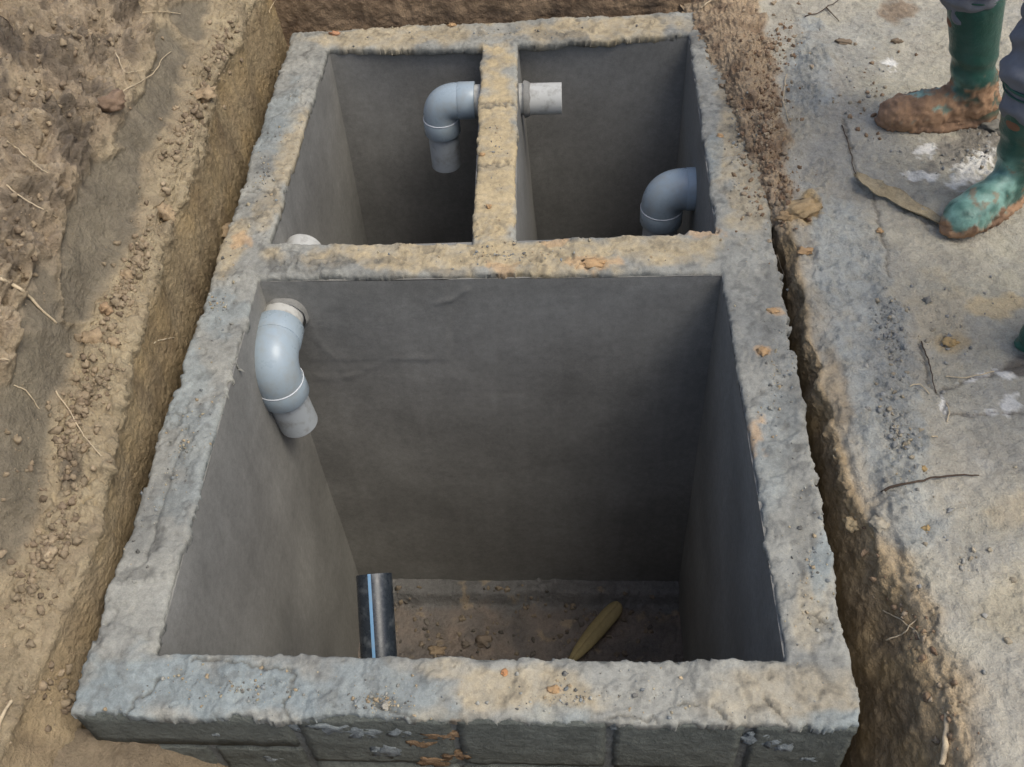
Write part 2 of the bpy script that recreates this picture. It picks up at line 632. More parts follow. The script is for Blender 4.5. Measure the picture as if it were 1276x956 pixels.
# zones
ledge = sstep(1.75, 2.05, pv) * (1 - sstep(2.9, 3.25, pv))
face = sstep(0.4, 1.0, pv) * (1 - sstep(1.8, 2.05, pv))
upper = sstep(2.9, 3.2, pv)
high = sstep(3.9, 4.5, pv + 0.25 * fbm(P, 5.0, 3, seed=8))
front = 1 - sstep(-0.05, 0.35, P[:, 1])
scr = np.zeros(len(P))
UVs = UVp + np.stack([fbm(P, 14.0, 4, seed=3), fbm(P, 14.0, 4, seed=13)], 1) * 11
for poly in [[(201, 25), (238, 60), (222, 126), (200, 166), (168, 205), (146, 180), (166, 126), (194, 85), (186, 45)], [(120, 196), (150, 190), (176, 172), (178, 236), (168, 311), (146, 362), (108, 405), (76, 395), (75, 311), (85, 251)],
             [(45, 318), (72, 322), (76, 400), (106, 410), (100, 440), (72, 482), (62, 560), (50, 640), (20, 705), (-20, 730), (-20, 480), (15, 470), (22, 390)], [(205, 0), (262, 0), (246, 52), (212, 20)]]:
    sd0 = poly_sdf(UVs[:, 0], UVs[:, 1], poly)
    scr = np.maximum(scr, sstep(-4, 5, sd0))
scr *= upper
low = fbm(P, 5.0, 3, seed=1)
lumps = clods(P, 16.0, 1)
lumps2 = clods(P, 42.0, 2)
lumps3 = clods(P, 95.0, 5)
fine = fbm(P, 45.0, 4, seed=4)
stri = fbm(P * np.array([1.0, 1.0, 0.08]), 15.0, 4, seed=6)
gou = fbm(P * np.array([1, 1, 0.3]), 7.0, 3, seed=9)
rough_zone = np.clip(ledge * 0.85 + high * 1.0 + upper * 0.45, 0, 1) * (1 - 0.92 * scr)
h = 0.020 * low * (upper * (1 - 0.4 * scr) + 0.25)
torn = fbm(P, 15.0, 5, gain=.6, seed=16)
rid_ = ridged(P, 22.0, 4, seed=17)
blk = np.round(fbm(P, 9.0, 2, seed=18) * 4) / 4
h = h + rough_zone * (0.034 * torn * (.35 + high) + 0.014 * rid_ * (.4 + high) + 0.014 * blk * ledge + 0.026 * lumps * (high + .7 * ledge) + 0.015 * lumps2 * (.2 + .8 * ledge + high * sstep(-.2, .3, fbm(P, 6.0, 3, seed=19))) - 0.016 * high * sstep(.80, .95, ridged(P, 8.0, 3, seed=20)) + 0.003 * lumps3) - 0.012 * scr * upper
h = h + face * (0.007 * stri + 0.010 * np.minimum(gou, 0.15) + 0.001 * fine)
h = h + 0.0045 * fine * (1 - 0.6 * scr) * (1 - 0.6 * face) + 0.0022 * fbm(P, 130.0, 2, seed=12) * (1 - 0.4 * scr)
h = h + 0.006 * scr * fbm(P * np.array([1, 1, 0.35]), 26.0, 3, seed=15)
h = h * (1 - 0.35 * front)
edge_keep = 1 - sstep(6.0, 7.0, pv)
P2 = P + Nn * (h * edge_keep)[:, None]
cn = fbm(P, 9.0, 4, seed=21)
cn2 = fbm(P, 30.0, 3, seed=22)
col = mixc(np.tile(BROWN.astype(np.float32), (len(P), 1)), TAN, np.clip(0.45 + 0.5 * cn + 0.25 * cn2, 0, 1))
col = mixc(col, srgb(156, 138, 119), 0.7 * high * np.clip(0.6 + 0.5 * cn2, 0, 1))
col = mixc(col, TAN, 0.6 * ledge * np.clip(0.6 + 0.5 * cn2, 0, 1))
col = mixc(col, srgb(150, 132, 102), 0.8 * face)
col = mixc(col, OCHRE, 0.6 * face * np.clip(0.1 + 1.0 * fbm(P, 7.0, 3, seed=31), 0, 1))
col = mixc(col, srgb(110, 94, 74), 0.8 * face * np.clip(0.1 + 1.1 * fbm(P * np.array([1, 1, .4]), 11.0, 3, seed=33), 0, 1))
col = mixc(col, MOIST, 0.72 * scr)
col = mixc(col, srgb(164, 147, 120), 0.6 * front * np.clip(0.7 + 0.5 * cn, 0, 1))
col = mixc(col, srgb(112, 101, 88), .75 * high * sstep(.05, .35, fbm(P, 8.0, 4, seed=24)))
col = mixc(col, srgb(186, 168, 142), .5 * high * sstep(.1, .4, fbm(P, 22.0, 4, seed=25)))
dk = pixblob(UVp, P, 85, 185, 55, 26, 55, seed=5) + pixblob(UVp, P, 12, 60, 40, 16, 60, seed=6) + pixblob(UVp, P, 90, 590, 16, 30, 20, seed=7)
col = mixc(col, srgb(92, 84, 76), 0.7 * np.clip(dk, 0, 1))
col = col * np.array([.93, .93, .92], np.float32)
left_bank = meshobj('left_bank', P2, gridF(sh[0], sh[1]), 'soil', col=col)
tag(left_bank, kind='structure')
bank_rough = rough_zone

# ---- right ground
Yr = axis_samples(-0.4, 2.75, 0.0045, -3.0, 5.0)
j1 = fbm(np.stack([Yr, Yr * 0, Yr * 0], 1), 4.0, 4, seed=41) * 0.022
j2 = fbm(np.stack([Yr, Yr * 0, Yr * 0], 1), 9.0, 3, seed=42) * 0.012


def ci(ys, xs, zs):
    return np.interp(Yr, ys, xs), np.interp(Yr, ys, zs)


ys = [-.5, -.11, .1, .386, .737, 1.05, 1.22, 1.5, 1.8, 2.2, 2.6]
r0 = ci(ys, [.705, .705, .70, .70, .70, .70, .695, .675, .625, .57, .57], [-.8, -.8, -.8, -.8, -.75, -.6, -.10, -.035, -.03, -.03, -.03])
r1 = ci(ys, [.725, .725, .72, .715, .712, .712, .705, .69, .66, .62, .62], [-.3, -.3, -.3, -.42, -.5, -.4, -.03, .008, .012, .012, .02])
r2 = ci(ys, [.76, .758, .755, .728, .718, .720, .722, .725, .71, .70, .70], [-.18, -.17, -.15, -.11, -.08, -.04, .0, .028, .03, .03, .03])
r3 = ci(ys, [.81, .819, .822, .757, .731, .738, .748, .762, .77, .77, .77], [-.02, -.02, -.015, -.008, 0, 0, .008, .014, .014, .014, .02])
r3 = (r3[0] + j1 + j2, r3[1])
r2 = (np.minimum(r2[0] + 0.6 * j1, r3[0] - 0.006), r2[1])
r1 = (np.minimum(r1[0], r2[0] - 0.004), r1[1])
r4 = (r3[0] + 0.06, np.full_like(Yr, .006))
r5 = (np.full_like(Yr, 1.12), np.full_like(Yr, .004))
r6 = (np.full_like(Yr, 1.95), np.full_like(Yr, .02))
r7 = (np.full_like(Yr, 4.5), np.full_like(Yr, .08))
G, par = profile_patch(Yr, [r0, r1, r2, r3, r4, r5, r6, r7], [20, 34, 44, 18, 70, 150, 14], sm=5)
N = gnormals(G)
sh = G.shape
P = G.reshape(-1, 3)
Nn = N.reshape(-1, 3)
if Nn[:, 2].mean() < 0:
    Nn = -Nn
UVp = pix(P)
pv = np.tile(par, sh[0])
flat = sstep(2.9, 3.3, pv)
fillz = sstep(1.1, 1.3, P[:, 1]) * (1 - sstep(3.1, 3.7, pv + 0.5 * fbm(P, 9.0, 3, seed=52)))
facer = (1 - sstep(2.9, 3.1, pv)) * (1 - fillz)
trow = np.zeros(len(P))
for (a, b, rx, ry, ro) in [(1050, 330, 90, 48, 60), (1075, 430, 110, 60, 70), (1110, 570, 120, 60, 72), (1040, 285, 60, 36, 20), (1130, 640, 60, 50, 60), (1010, 90, 30, 60, 0)]:
    trow = np.maximum(trow, pixblob(UVp, P, a, b, rx, ry, ro, wob=0.5, sc=12, seed=53))
UVs = UVp + np.stack([fbm(P, 11.0, 4, seed=57), fbm(P, 11.0, 4, seed=58)], 1) * 22
trow = np.maximum(trow, sstep(-6, 14, poly_sdf(UVs[:, 0], UVs[:, 1], [(975, 265), (1060, 258), (1092, 300), (1120, 380), (1148, 470), (1158, 560), (1140, 655), (1090, 640), (1040, 560), (1005, 440), (975, 350)])))
trow *= flat
rubble = np.zeros(len(P))
for (a, b, rx, ry, ro) in [(1108, 400, 75, 22, 68), (1118, 520, 85, 24, 75), (1115, 600, 55, 22, 80), (1000, 130, 26, 80, 8), (1020, 230, 20, 50, 10), (1215, 190, 60, 34, -20), (1150, 740, 22, 70, -18), (1190, 890, 20, 80, -10)]:
    rubble = np.maximum(rubble, pixblob(UVp, P, a, b, rx, ry, ro, wob=0.6, sc=16, seed=54))
rubble *= flat
edge_l = sstep(2.6, 3.0, pv) * (1 - sstep(3.3, 4.1, pv + 0.4 * fbm(P, 10, 3, seed=61))) * (P[:, 1] < 1.2)
l1, l2, l3 = clods(P, 24.0, 7), clods(P, 55.0, 8), clods(P, 110.0, 9)
fine = fbm(P, 50.0, 4, seed=63)
ter = fbm(P, 11.0, 4, seed=65)
scab = sstep(0.05, 0.12, ter) * 0.5 + sstep(0.3, 0.36, ter) * 0.5
smear = fbm(P * np.array([1.0, 0.45, 1.0]), 22.0, 4, seed=66)
h = flat * (0.014 * fbm(P, 2.5, 3, seed=67) + 0.005 * scab + 0.004 * fine + 0.004 * ridged(P, 9.0, 3, seed=68) + 0.003 * l3 * sstep(-.1, .4, fbm(P, 8.0, 3, seed=69)))
h = h + flat * trow * (0.006 * np.clip(smear + .3, 0, 1) + 0.005 * sstep(.05, .12, smear) * sstep(-.1, .3, fbm(P, 6., 2, seed=59)) + 0.006 * sstep(.1, .16, fbm(P, 17.0, 4, seed=74)) - 0.006 * sstep(.86, .97, ridged(P, 10.0, 3, seed=77)))
h = h + rubble * (0.010 * l2 + 0.006 * l3 + 0.004 * l1)
h = h + fillz * (0.010 * l1 + 0.012 * l2 + 0.006 * l3 + 0.014 * fbm(P, 12, 3, seed=70))
h = h + facer * (0.016 * fbm(P * np.array([1, 1, .4]), 13.0, 4, seed=71) + 0.003 * l2 * sstep(1.6, 2.6, pv) + 0.003 * fine)
h = h + edge_l * (0.016 * fbm(P, 14, 5, seed=73) + 0.003 * l2)
h = h + 0.0014 * fbm(P, 140.0, 2, seed=72)
h = h * (1 - sstep(6.0, 6.8, pv))
P2 = P + Nn * h[:, None]
# fine cracks running over the ground
crack = np.zeros(len(P))


def polydist(UV, pts):
    d = np.full(len(UV), 1e9)
    for (a, b) in zip(pts[:-1], pts[1:]):
        a, b = np.array(a, float), np.array(b, float)
        ab = b - a
        t = np.clip(((UV - a) @ ab) / (ab @ ab), 0, 1)
        d = np.minimum(d, np.linalg.norm(UV - a - t[:, None] * ab, axis=1))
    return d


wobc = fbm(P, 35.0, 3, seed=75) * 5
UVw = UVp + np.stack([wobc, fbm(P, 35.0, 3, seed=76) * 5], 1)
for pts in [[(1145, 423), (1152, 450), (1160, 480), (1172, 498)], [(1175, 500), (1180, 516), (1230, 517), (1276, 515)], [(1170, 492), (1200, 475), (1240, 466), (1276, 452)], [(1090, 245), (1100, 300), (1108, 345)], [(1052, 155), (1062, 200), (1068, 225)]]:
    crack = np.maximum(crack, 1 - sstep(0.8, 2.6, polydist(UVw, pts)))
P2[:, 2] -= 0.004 * crack * flat
cn, cn2, cn3 = fbm(P, 6.0, 4, seed=81), fbm(P, 26.0, 3, seed=82), fbm(P, 3.0, 3, seed=83)
col = mixc(np.tile(srgb(172, 165, 149).astype(np.float32), (len(P), 1)), srgb(178, 171, 151), np.clip(.15 + .5 * sstep(.95, 1.15, P[:, 0]) + .7 * cn, 0, 1))
col = mixc(col, srgb(160, 157, 148), np.clip(.1 + .8 * cn3 + .3 * cn2, 0, .8))
col = mixc(col, srgb(166, 167, 160), np.clip(trow * (.8 + .5 * cn2), 0, .92))
col = mixc(col, srgb(148, 148, 142), 0.35 * rubble * trow)
for (a, b, rx, ry, ro, c_, k) in [(1245, 640, 40, 26, 0, OCHRE, .25), (1235, 385, 38, 14, -10, srgb(200, 178, 138), .7), (1185, 430, 26, 12, 0, OCHRE, .55), (1260, 770, 40, 50, 0, srgb(190, 172, 130), .25),
                              (1115, 15, 22, 16, 0, RED, .8), (1005, 262, 26, 18, -30, OCHRE, .85), (1060, 60, 50, 30, 0, GREYC, .6), (1170, 400, 40, 60, 0, srgb(196, 178, 144), .4),
                              (1215, 183, 66, 30, -25, srgb(128, 122, 112), .85), (1040, 480, 18, 60, -15, srgb(150, 130, 100), .5), (1268, 458, 24, 12, -12, srgb(96, 90, 84), .8)]:
    col = mixc(col, c_, k * pixblob(UVp, P, a, b, rx, ry, ro, wob=0.6, sc=15, seed=85) * flat)
for (a, b, rx, ry, ro) in [(1210, 215, 34, 16, -35), (1152, 190, 13, 9, 0), (1150, 222, 24, 5, 10), (1108, 80, 9, 7, 20), (1258, 505, 15, 10, -50), (1175, 503, 4, 12, -10), (1235, 516, 22, 4, 0), (1215, 472, 30, 3, -17), (1255, 470, 14, 5, 0)]:
    col = mixc(col, srgb(226, 222, 212), 0.95 * pixblob(UVp, P, a, b, rx, ry, ro, wob=0.9, sc=45, seed=86) * flat)
col = mixc(col, srgb(150, 130, 100), 0.9 * np.clip(facer, 0, 1))
col = mixc(col, OCHRE, 0.6 * facer * np.clip(.1 + fbm(P, 12.0, 3, seed=88), 0, 1))
col = mixc(col, srgb(98, 84, 66), 0.7 * facer * np.clip(fbm(P, 10.0, 3, seed=89) + .1, 0, 1))
col = mixc(col, srgb(170, 148, 120), 0.9 * fillz)
col = mixc(col, srgb(112, 90, 72), 0.75 * fillz * np.clip(.2 + 1.2 * fbm(P, 16.0, 3, seed=90), 0, 1))
col = mixc(col, srgb(180, 156, 120), 0.7 * edge_l * (1 - trow * .6))
col = mixc(col, srgb(96, 90, 82), 0.55 * crack * flat)
right_ground = meshobj('right_ground', P2, gridF(sh[0], sh[1])[:, ::-1], 'soil', col=col)
tag(right_ground, kind='structure')

# ---- bank behind the tank
Xb = axis_samples(-0.95, 0.85, 0.005, -4.5, 4.5)


def cb(xs, ys_, zs):
    return np.interp(Xb, xs, ys_) + np.interp(Xb, [-.9, .7], [.0, .05]), np.interp(Xb, xs, zs)


hx = [-.9, -.3, .3, .62, .9, 4.5]
jb = fbm(np.stack([Xb, Xb * 0, Xb * 0], 1), 5.0, 4, seed=101) * 0.02
b0 = cb(hx, [2.20] * 6, [-.8] * 6)
b1 = cb(hx, [2.225, 2.225, 2.225, 2.21, 2.2, 2.2], [-.2, -.2, -.2, -.15, -.1, -.1])
b2 = cb(hx, [2.25, 2.25, 2.25, 2.25, 2.28, 2.28], [.12, .12, .10, .0, -.04, -.04])
b3 = cb(hx, [2.31, 2.31, 2.31, 2.33, 2.36, 2.36], [.36, .34, .28, .05, -.05, -.05])
b4 = cb(hx, [2.65] * 6, [.52, .5, .4, .08, -.06, -.06])
b5 = cb(hx, [6.0] * 6, [.7, .6, .4, .1, -.1, -.1])
G, par = profile_patch(Xb, [b0, (b1[0] + jb * .4, b1[1]), (b2[0] + jb, b2[1]), b3, b4, b5], [20, 60, 50, 40, 12], sm=7)
G = G[:, :, [1, 0, 2]]
N = gnormals(G)
sh = G.shape
P = G.reshape(-1, 3)
Nn = N.reshape(-1, 3)
if Nn[:, 2].mean() < 0:
    Nn = -Nn
pv = np.tile(par, sh[0])
h = 0.012 * fbm(P, 9.0, 4, seed=105) + 0.010 * clods(P, 24.0, 11) * sstep(1.5, 3, pv) + 0.006 * fbm(P * np.array([1, 1, .3]), 18.0, 3, seed=106) + 0.003 * fbm(P, 60, 3, seed=107)
h *= 1 - sstep(4.2, 5.0, pv)
col = mixc(np.tile(RED.astype(np.float32), (len(P), 1)), srgb(152, 130, 104), np.clip(.3 + .8 * fbm(P, 8.0, 4, seed=108), 0, 1))
col = mixc(col, srgb(104, 86, 70), np.clip(.1 + .8 * fbm(P, 14.0, 3, seed=109), 0, .8))
back_bank = meshobj('back_bank', P + Nn * h[:, None], gridF(sh[0], sh[1]), 'soil', col=col)
tag(back_bank, kind='structure')

# ---- trench and ground in front of the tank
gx = axis_samples(-0.95, 1.0, 0.008, -3.0, 3.5)
gy = np.concatenate([-np.geomspace(0.6, 3.0, 12)[::-1], np.arange(-0.58, -0.085, 0.007)])
GX, GY = np.meshgrid(gx, gy, indexing='ij')
P = np.stack([GX.ravel(), GY.ravel(), GX.ravel() * 0], 1)
zb = np.interp(P[:, 0], [-3, -1.0, -.72, -.60, -.45, .55, .75, .95, 3.5], [0.05, -.06, -.105, -.135, -.27, -.3, -.32, -.3, -.05])
rise = sstep(-0.26, -0.5, P[:, 1])
zb = zb * (1 - rise) + 0.0 * rise
P[:, 2] = zb + 0.018 * fbm(P, 7.0, 4, seed=121) + 0.012 * clods(P, 30.0, 13) + 0.003 * fbm(P, 60.0, 3, seed=122)
col = mixc(np.tile(srgb(156, 140, 114).astype(np.float32), (len(P), 1)), BROWN, np.clip(.3 + .8 * fbm(P, 7.0, 4, seed=123), 0, 1))
col = col * np.array([.74, .74, .76], np.float32)
front_ground = meshobj('front_ground', P, gridF(len(gx), len(gy)), 'soil', col=col)
tag(front_ground, kind='structure')

# ---- ground beyond, out to the horizon
ring_in, ring_out = [(-4.4, -2.9), (4.4, -2.9), (4.4, 4.9), (-4.4, 4.9)], 160.0
V, F = [], []
zin = [.2, -.02, .04, .7]
for k, sc_ in enumerate((1.0, 2.5, 8.0, ring_out / 4.4)):
    for (x, y), z in zip(ring_in, zin):
        V.append((x * sc_, (y - 1) * sc_ + 1, z - 0.03 if k == 0 else z * (1 if k == 1 else .6)))
for k in range(3):
    for i in range(4):
        a, b = k * 4 + i, k * 4 + (i + 1) % 4
        F.append((a, a + 4, b + 4, b))
V = np.array(V)
ground = meshobj('ground', V, F, 'soil', col=np.tile(srgb(158, 138, 106), (len(V), 1)), smooth=False)
tag(ground, kind='structure')

# BVH for placing things on the surfaces
def bvh_of(*obs):
    vv, ff, o = [], [], 0
    for ob in obs:
        me = ob.data
        a = np.empty(len(me.vertices) * 3, np.float32)
        me.vertices.foreach_get('co', a)
        a = a.reshape(-1, 3) + np.array(wloc(ob))
        k = len(me.polygons[0].vertices)
        f = np.empty(len(me.loops), np.int32)
        me.loops.foreach_get('vertex_index', f)
        vv += a.tolist()
        ff += (f.reshape(-1, k) + o).tolist()
        o += len(a)
    return BVHTree.FromPolygons(vv, ff)


# ================================================================== THE TANK
DEPTH = 1.49
q = lambda a, b: at(a, b, z=0)[:2]
OUT = [q(85, 888), q(1076, 905), q(912, 10), q(364, 38)]
FRONT = [q(192, 813), q(979, 822), q(900, 338), q(321, 345)]
BLEFT = [q(336, 303), q(588, 303), q(600, 58), q(409, 57)]
BRIGHT = [q(643, 299), q(893, 287), q(858, 41), q(645, 55)]
tank = empty('septic_tank', (0, 1.0, -DEPTH - 0.06))
tag(tank, 'open three chamber septic tank of plastered concrete blocks sunk in the pit', 'septic tank')


# ---- rough mortar topping over every wall: one continuous crust
RES = 0.0034
xs_ = np.arange(-.73, .73, RES)
ys_ = np.arange(-.15, 2.22, RES)
X, Yg = np.meshgrid(xs_, ys_, indexing='ij')
Pg = np.stack([X.ravel(), Yg.ravel(), X.ravel() * 0], 1)
wob = (0.0052 * fbm(Pg, 8.0, 3, seed=201) + 0.0085 * fbm(Pg, 42.0, 4, gain=.65, seed=202) * (0.35 + np.clip(1.5 * fbm(Pg, 6.0, 2, seed=204), 0, 1.6)) + 0.0012 * ridged(Pg, 30.0, 2, seed=203) - 0.001).reshape(X.shape)
so = poly_sdf(X, Yg, OUT)
sf, sl_, sr_ = (poly_sdf(X, Yg, p_) for p_ in (FRONT, BLEFT, BRIGHT))
hole = np.maximum(np.maximum(sf, sl_), sr_)
S = np.minimum(so + wob * 1.5, -hole + wob)
gxx, gyy = np.gradient(S, RES)
gl = np.hypot(gxx, gyy) + 1e-6
keepv = S > 0
cell = keepv[:-1, :-1] | keepv[1:, :-1] | keepv[1:, 1:] | keepv[:-1, 1:]
far = (S < -RES * 1.6)
cell &= ~(far[:-1, :-1] | far[1:, :-1] | far[1:, 1:] | far[:-1, 1:])
idx = np.arange(X.size).reshape(X.shape)
Fq = np.stack([idx[:-1, :-1][cell], idx[1:, :-1][cell], idx[1:, 1:][cell], idx[:-1, 1:][cell]], 1)
used = np.unique(Fq)
remap = np.full(X.size, -1, np.int64)
remap[used] = np.arange(len(used))
Fq = remap[Fq]
vx, vy, vS = X.ravel()[used], Yg.ravel()[used], S.ravel()[used]
ggx, ggy = (gxx / gl).ravel()[used], (gyy / gl).ravel()[used]
neg = vS < 0
vx = np.where(neg, vx - ggx * vS, vx)
vy = np.where(neg, vy - ggy * vS, vy)
vS = np.maximum(vS, 0)
P = np.stack([vx, vy, vx * 0], 1)
UVp = pix(P)
t1 = fbm(P, 13.0, 4, seed=211)
t2 = fbm(P, 24.0, 4, seed=212)
scab = sstep(-.01, .025, t1) * .5 + sstep(.24, .27, t1) * .5
scab2 = sstep(.1, .18, t2)
rid = ridged(P, 20.0, 3, seed=213)
ck = clods(P, 60.0, 21)
ck2 = clods(P, 28.0, 22)
lumpy = np.clip(.05 + 1.3 * fbm(P, 5.0, 3, seed=214), 0, 1)
frontz = 1 - sstep(.0, .5, P[:, 1])
pit = sstep(.30, .45, fbm(P, 48.0, 3, seed=232)) * lumpy
tear = sstep(.90, .985, ridged(P, 9.0, 4, seed=233)) * sstep(-.1, .3, fbm(P, 5.0, 2, seed=234))
zc = 0.006 * fbm(P, 3.0, 2, seed=210) + 0.007 * scab + 0.006 * scab2 * lumpy - 0.006 * pit - 0.006 * tear + 0.003 * ck * lumpy + 0.004 * ck2 * lumpy + 0.004 * rid * lumpy * frontz + 0.0016 * fbm(P, 60.0, 3, seed=215) + 0.001 * fbm(P, 150.0, 2, seed=216)
part_m = sstep(1.18, 1.24, P[:, 1]) * (1 - sstep(2.02, 2.06, P[:, 1])) * (np.abs(P[:, 0]) < .2)
zc = zc * (.95 - .4 * part_m) - 0.003
# trowel groove along the near left wall, cracks across the crust
gro = 1 - sstep(1.0, 3.5, polydist(UVp + (fbm(P, 20, 2, seed=217) * 3)[:, None], [(183, 700), (196, 640), (214, 580), (232, 530)]))
crk = np.zeros(len(P))
UVw = UVp + np.stack([fbm(P, 40.0, 3, seed=218), fbm(P, 40.0, 3, seed=219)], 1) * 7
for pts in [[(368, 838), (355, 870), (362, 905)], [(120, 885), (150, 893), (175, 870), (195, 845)], [(756, 895), (775, 888), (800, 893), (825, 897)], [(890, 878), (905, 895), (918, 908)], [(845, 880), (870, 883)], [(470, 880), (515, 895)],
            [(590, 208), (615, 206), (638, 200)], [(590, 132), (640, 128)], [(305, 238), (352, 236)], [(240, 820), (300, 826), (365, 836)], [(950, 870), (985, 905)], [(1015, 765), (1040, 780)]]:
    crk = np.maximum(crk, 1 - sstep(0.6, 2.8, polydist(UVw, pts)))
zc = zc - 0.006 * crk - 0.005 * gro
rnd = np.clip(vS / 0.014, 0, 1)
zc = zc - 0.009 * (1 - np.sqrt(1 - (1 - rnd) ** 2))
P[:, 2] = zc
# colour: grey mortar with stains and soil dust of their own shape, then darker in cracks, pits and tears
cn, cn2, cn3 = fbm(P, 7.0, 4, seed=221), fbm(P, 28.0, 4, seed=222), fbm(P, 3.0, 3, seed=223)
col = mixc(np.tile(srgb(152, 150, 140).astype(np.float32), (len(P), 1)), srgb(128, 128, 122), np.clip(.3 + .9 * cn, 0, 1))
tanm = np.zeros(len(P))
for (a, b, rx, ry, ro, k) in [(615, 200, 40, 160, 0, 1.0), (620, 318, 260, 24, 0, .8), (820, 312, 90, 22, -3, .7), (500, 320, 80, 18, 0, .5), (500, 45, 120, 14, -2, .6), (760, 35, 120, 18, -3, .7), (925, 130, 36, 130, 8, .55), (930, 250, 30, 60, 8, .5),
                              (360, 190, 18, 60, 20, .55), (335, 250, 16, 40, 20, .5), (290, 310, 22, 40, 25, .6), (640, 860, 110, 36, 2, .55), (560, 835, 40, 20, 0, .35), (980, 870, 90, 40, 0, .35), (1010, 760, 26, 50, 10, .3), (545, 895, 40, 18, 0, .5)]:
    tanm = np.maximum(tanm, k * pixblob(UVp, P, a, b, rx, ry, ro, wob=.5, sc=13, seed=225))
col = mixc(col, TANC, np.clip(tanm * (1.0 + .6 * cn2), 0, 1))
col = mixc(col, srgb(186, 168, 132), .4 * np.clip(tanm * (cn2 * 1.6), 0, 1))
blu = np.zeros(len(P))
for (a, b, rx, ry, ro, k) in [(230, 850, 190, 50, 2, .8), (130, 870, 60, 60, 0, .8), (450, 870, 120, 50, 0, .6), (700, 895, 60, 20, 0, .5), (255, 560, 40, 90, 25, .4), (225, 480, 30, 60, 20, .5), (280, 390, 26, 40, 20, .5), (1040, 900, 50, 18, 0, .7), (1025, 700, 16, 50, 8, .6), (960, 560, 30, 90, 10, .35), (345, 150, 22, 50, 20, .5), (890, 190, 12, 30, 0, .5)]:
    blu = np.maximum(blu, k * pixblob(UVp, P, a, b, rx, ry, ro, wob=.6, sc=15, seed=227))
col = mixc(col, srgb(134, 143, 143), np.clip(blu, 0, 1))
col = mixc(col, srgb(168, 175, 172), .45 * np.clip(blu * cn2 * 1.8, 0, 1))
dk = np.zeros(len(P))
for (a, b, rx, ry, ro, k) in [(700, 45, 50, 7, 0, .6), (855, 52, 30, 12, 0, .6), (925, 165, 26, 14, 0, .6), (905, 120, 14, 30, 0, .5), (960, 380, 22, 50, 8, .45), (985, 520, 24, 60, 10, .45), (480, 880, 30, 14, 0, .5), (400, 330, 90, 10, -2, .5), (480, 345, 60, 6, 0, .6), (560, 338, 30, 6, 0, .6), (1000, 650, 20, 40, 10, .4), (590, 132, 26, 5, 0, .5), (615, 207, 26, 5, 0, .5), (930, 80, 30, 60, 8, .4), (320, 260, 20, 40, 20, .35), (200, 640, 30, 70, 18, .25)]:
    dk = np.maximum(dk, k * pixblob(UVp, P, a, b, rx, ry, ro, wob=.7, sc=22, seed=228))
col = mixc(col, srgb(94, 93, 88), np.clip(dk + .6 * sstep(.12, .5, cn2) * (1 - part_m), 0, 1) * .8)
for (a, b, rx, ry) in [(942, 540, 12, 26), (735, 328, 34, 10), (625, 335, 26, 8), (950, 438, 10, 7), (690, 860, 9, 6), (272, 292, 12, 10), (880, 290, 26, 6), (690, 302, 20, 6), (965, 390, 10, 6), (555, 905, 26, 10), (300, 300, 14, 12)]:
    col = mixc(col, CLAY, .6 * pixblob(UVp, P, a, b, rx, ry, wob=.7, sc=30, seed=229))
col = mixc(col, srgb(88, 86, 80), np.clip(.6 * crk + .4 * pit + .35 * tear, 0, .7))  # darker colour follows the sunken cracks, pits and tears
# skirt: the crust's rim folds down into the wall it sits on
E_ = np.concatenate([Fq[:, [0, 1]], Fq[:, [1, 2]], Fq[:, [2, 3]], Fq[:, [3, 0]]])
key = np.sort(E_, 1)
kk = key[:, 0] * (len(P) + 1) + key[:, 1]
_, inv, cnt = np.unique(kk, return_inverse=True, return_counts=True)
BE = E_[cnt[inv] == 1]
bv = np.unique(BE)
m2 = np.full(len(P), -1, np.int64)
outer_rim = so.ravel()[used][bv] < 0.03
nb = len(bv)
m2[bv] = len(P) + np.arange(nb)
S1 = P[bv].copy()
S1[:, 2] -= np.where(outer_rim, 0.012, 0.010) + 0.006 * (1 + fbm(S1, 25.0, 3, seed=231))
S1[:, 0] += ggx[bv] * 0.001
S1[:, 1] += ggy[bv] * 0.001
S2 = S1.copy()
S2[:, 2] -= 0.012
S2[:, 0] += ggx[bv] * 0.016
S2[:, 1] += ggy[bv] * 0.016
m3 = m2 + nb
Fs1 = np.stack([BE[:, 1], BE[:, 0], m2[BE[:, 0]], m2[BE[:, 1]]], 1)
Fs2 = np.stack([m2[BE[:, 1]], m2[BE[:, 0]], m3[BE[:, 0]], m3[BE[:, 1]]], 1)
Pall = np.concatenate([P, S1, S2])
call = np.concatenate([col, col[bv], col[bv]])
cap = meshobj('mortar_topping', Pall, np.concatenate([Fq, Fs1, Fs2]), 'cement', tank, col=call)
cap['label'] = 'rough grey mortar topping with tan soil stains'
CAPCOL = col
CAPP = P


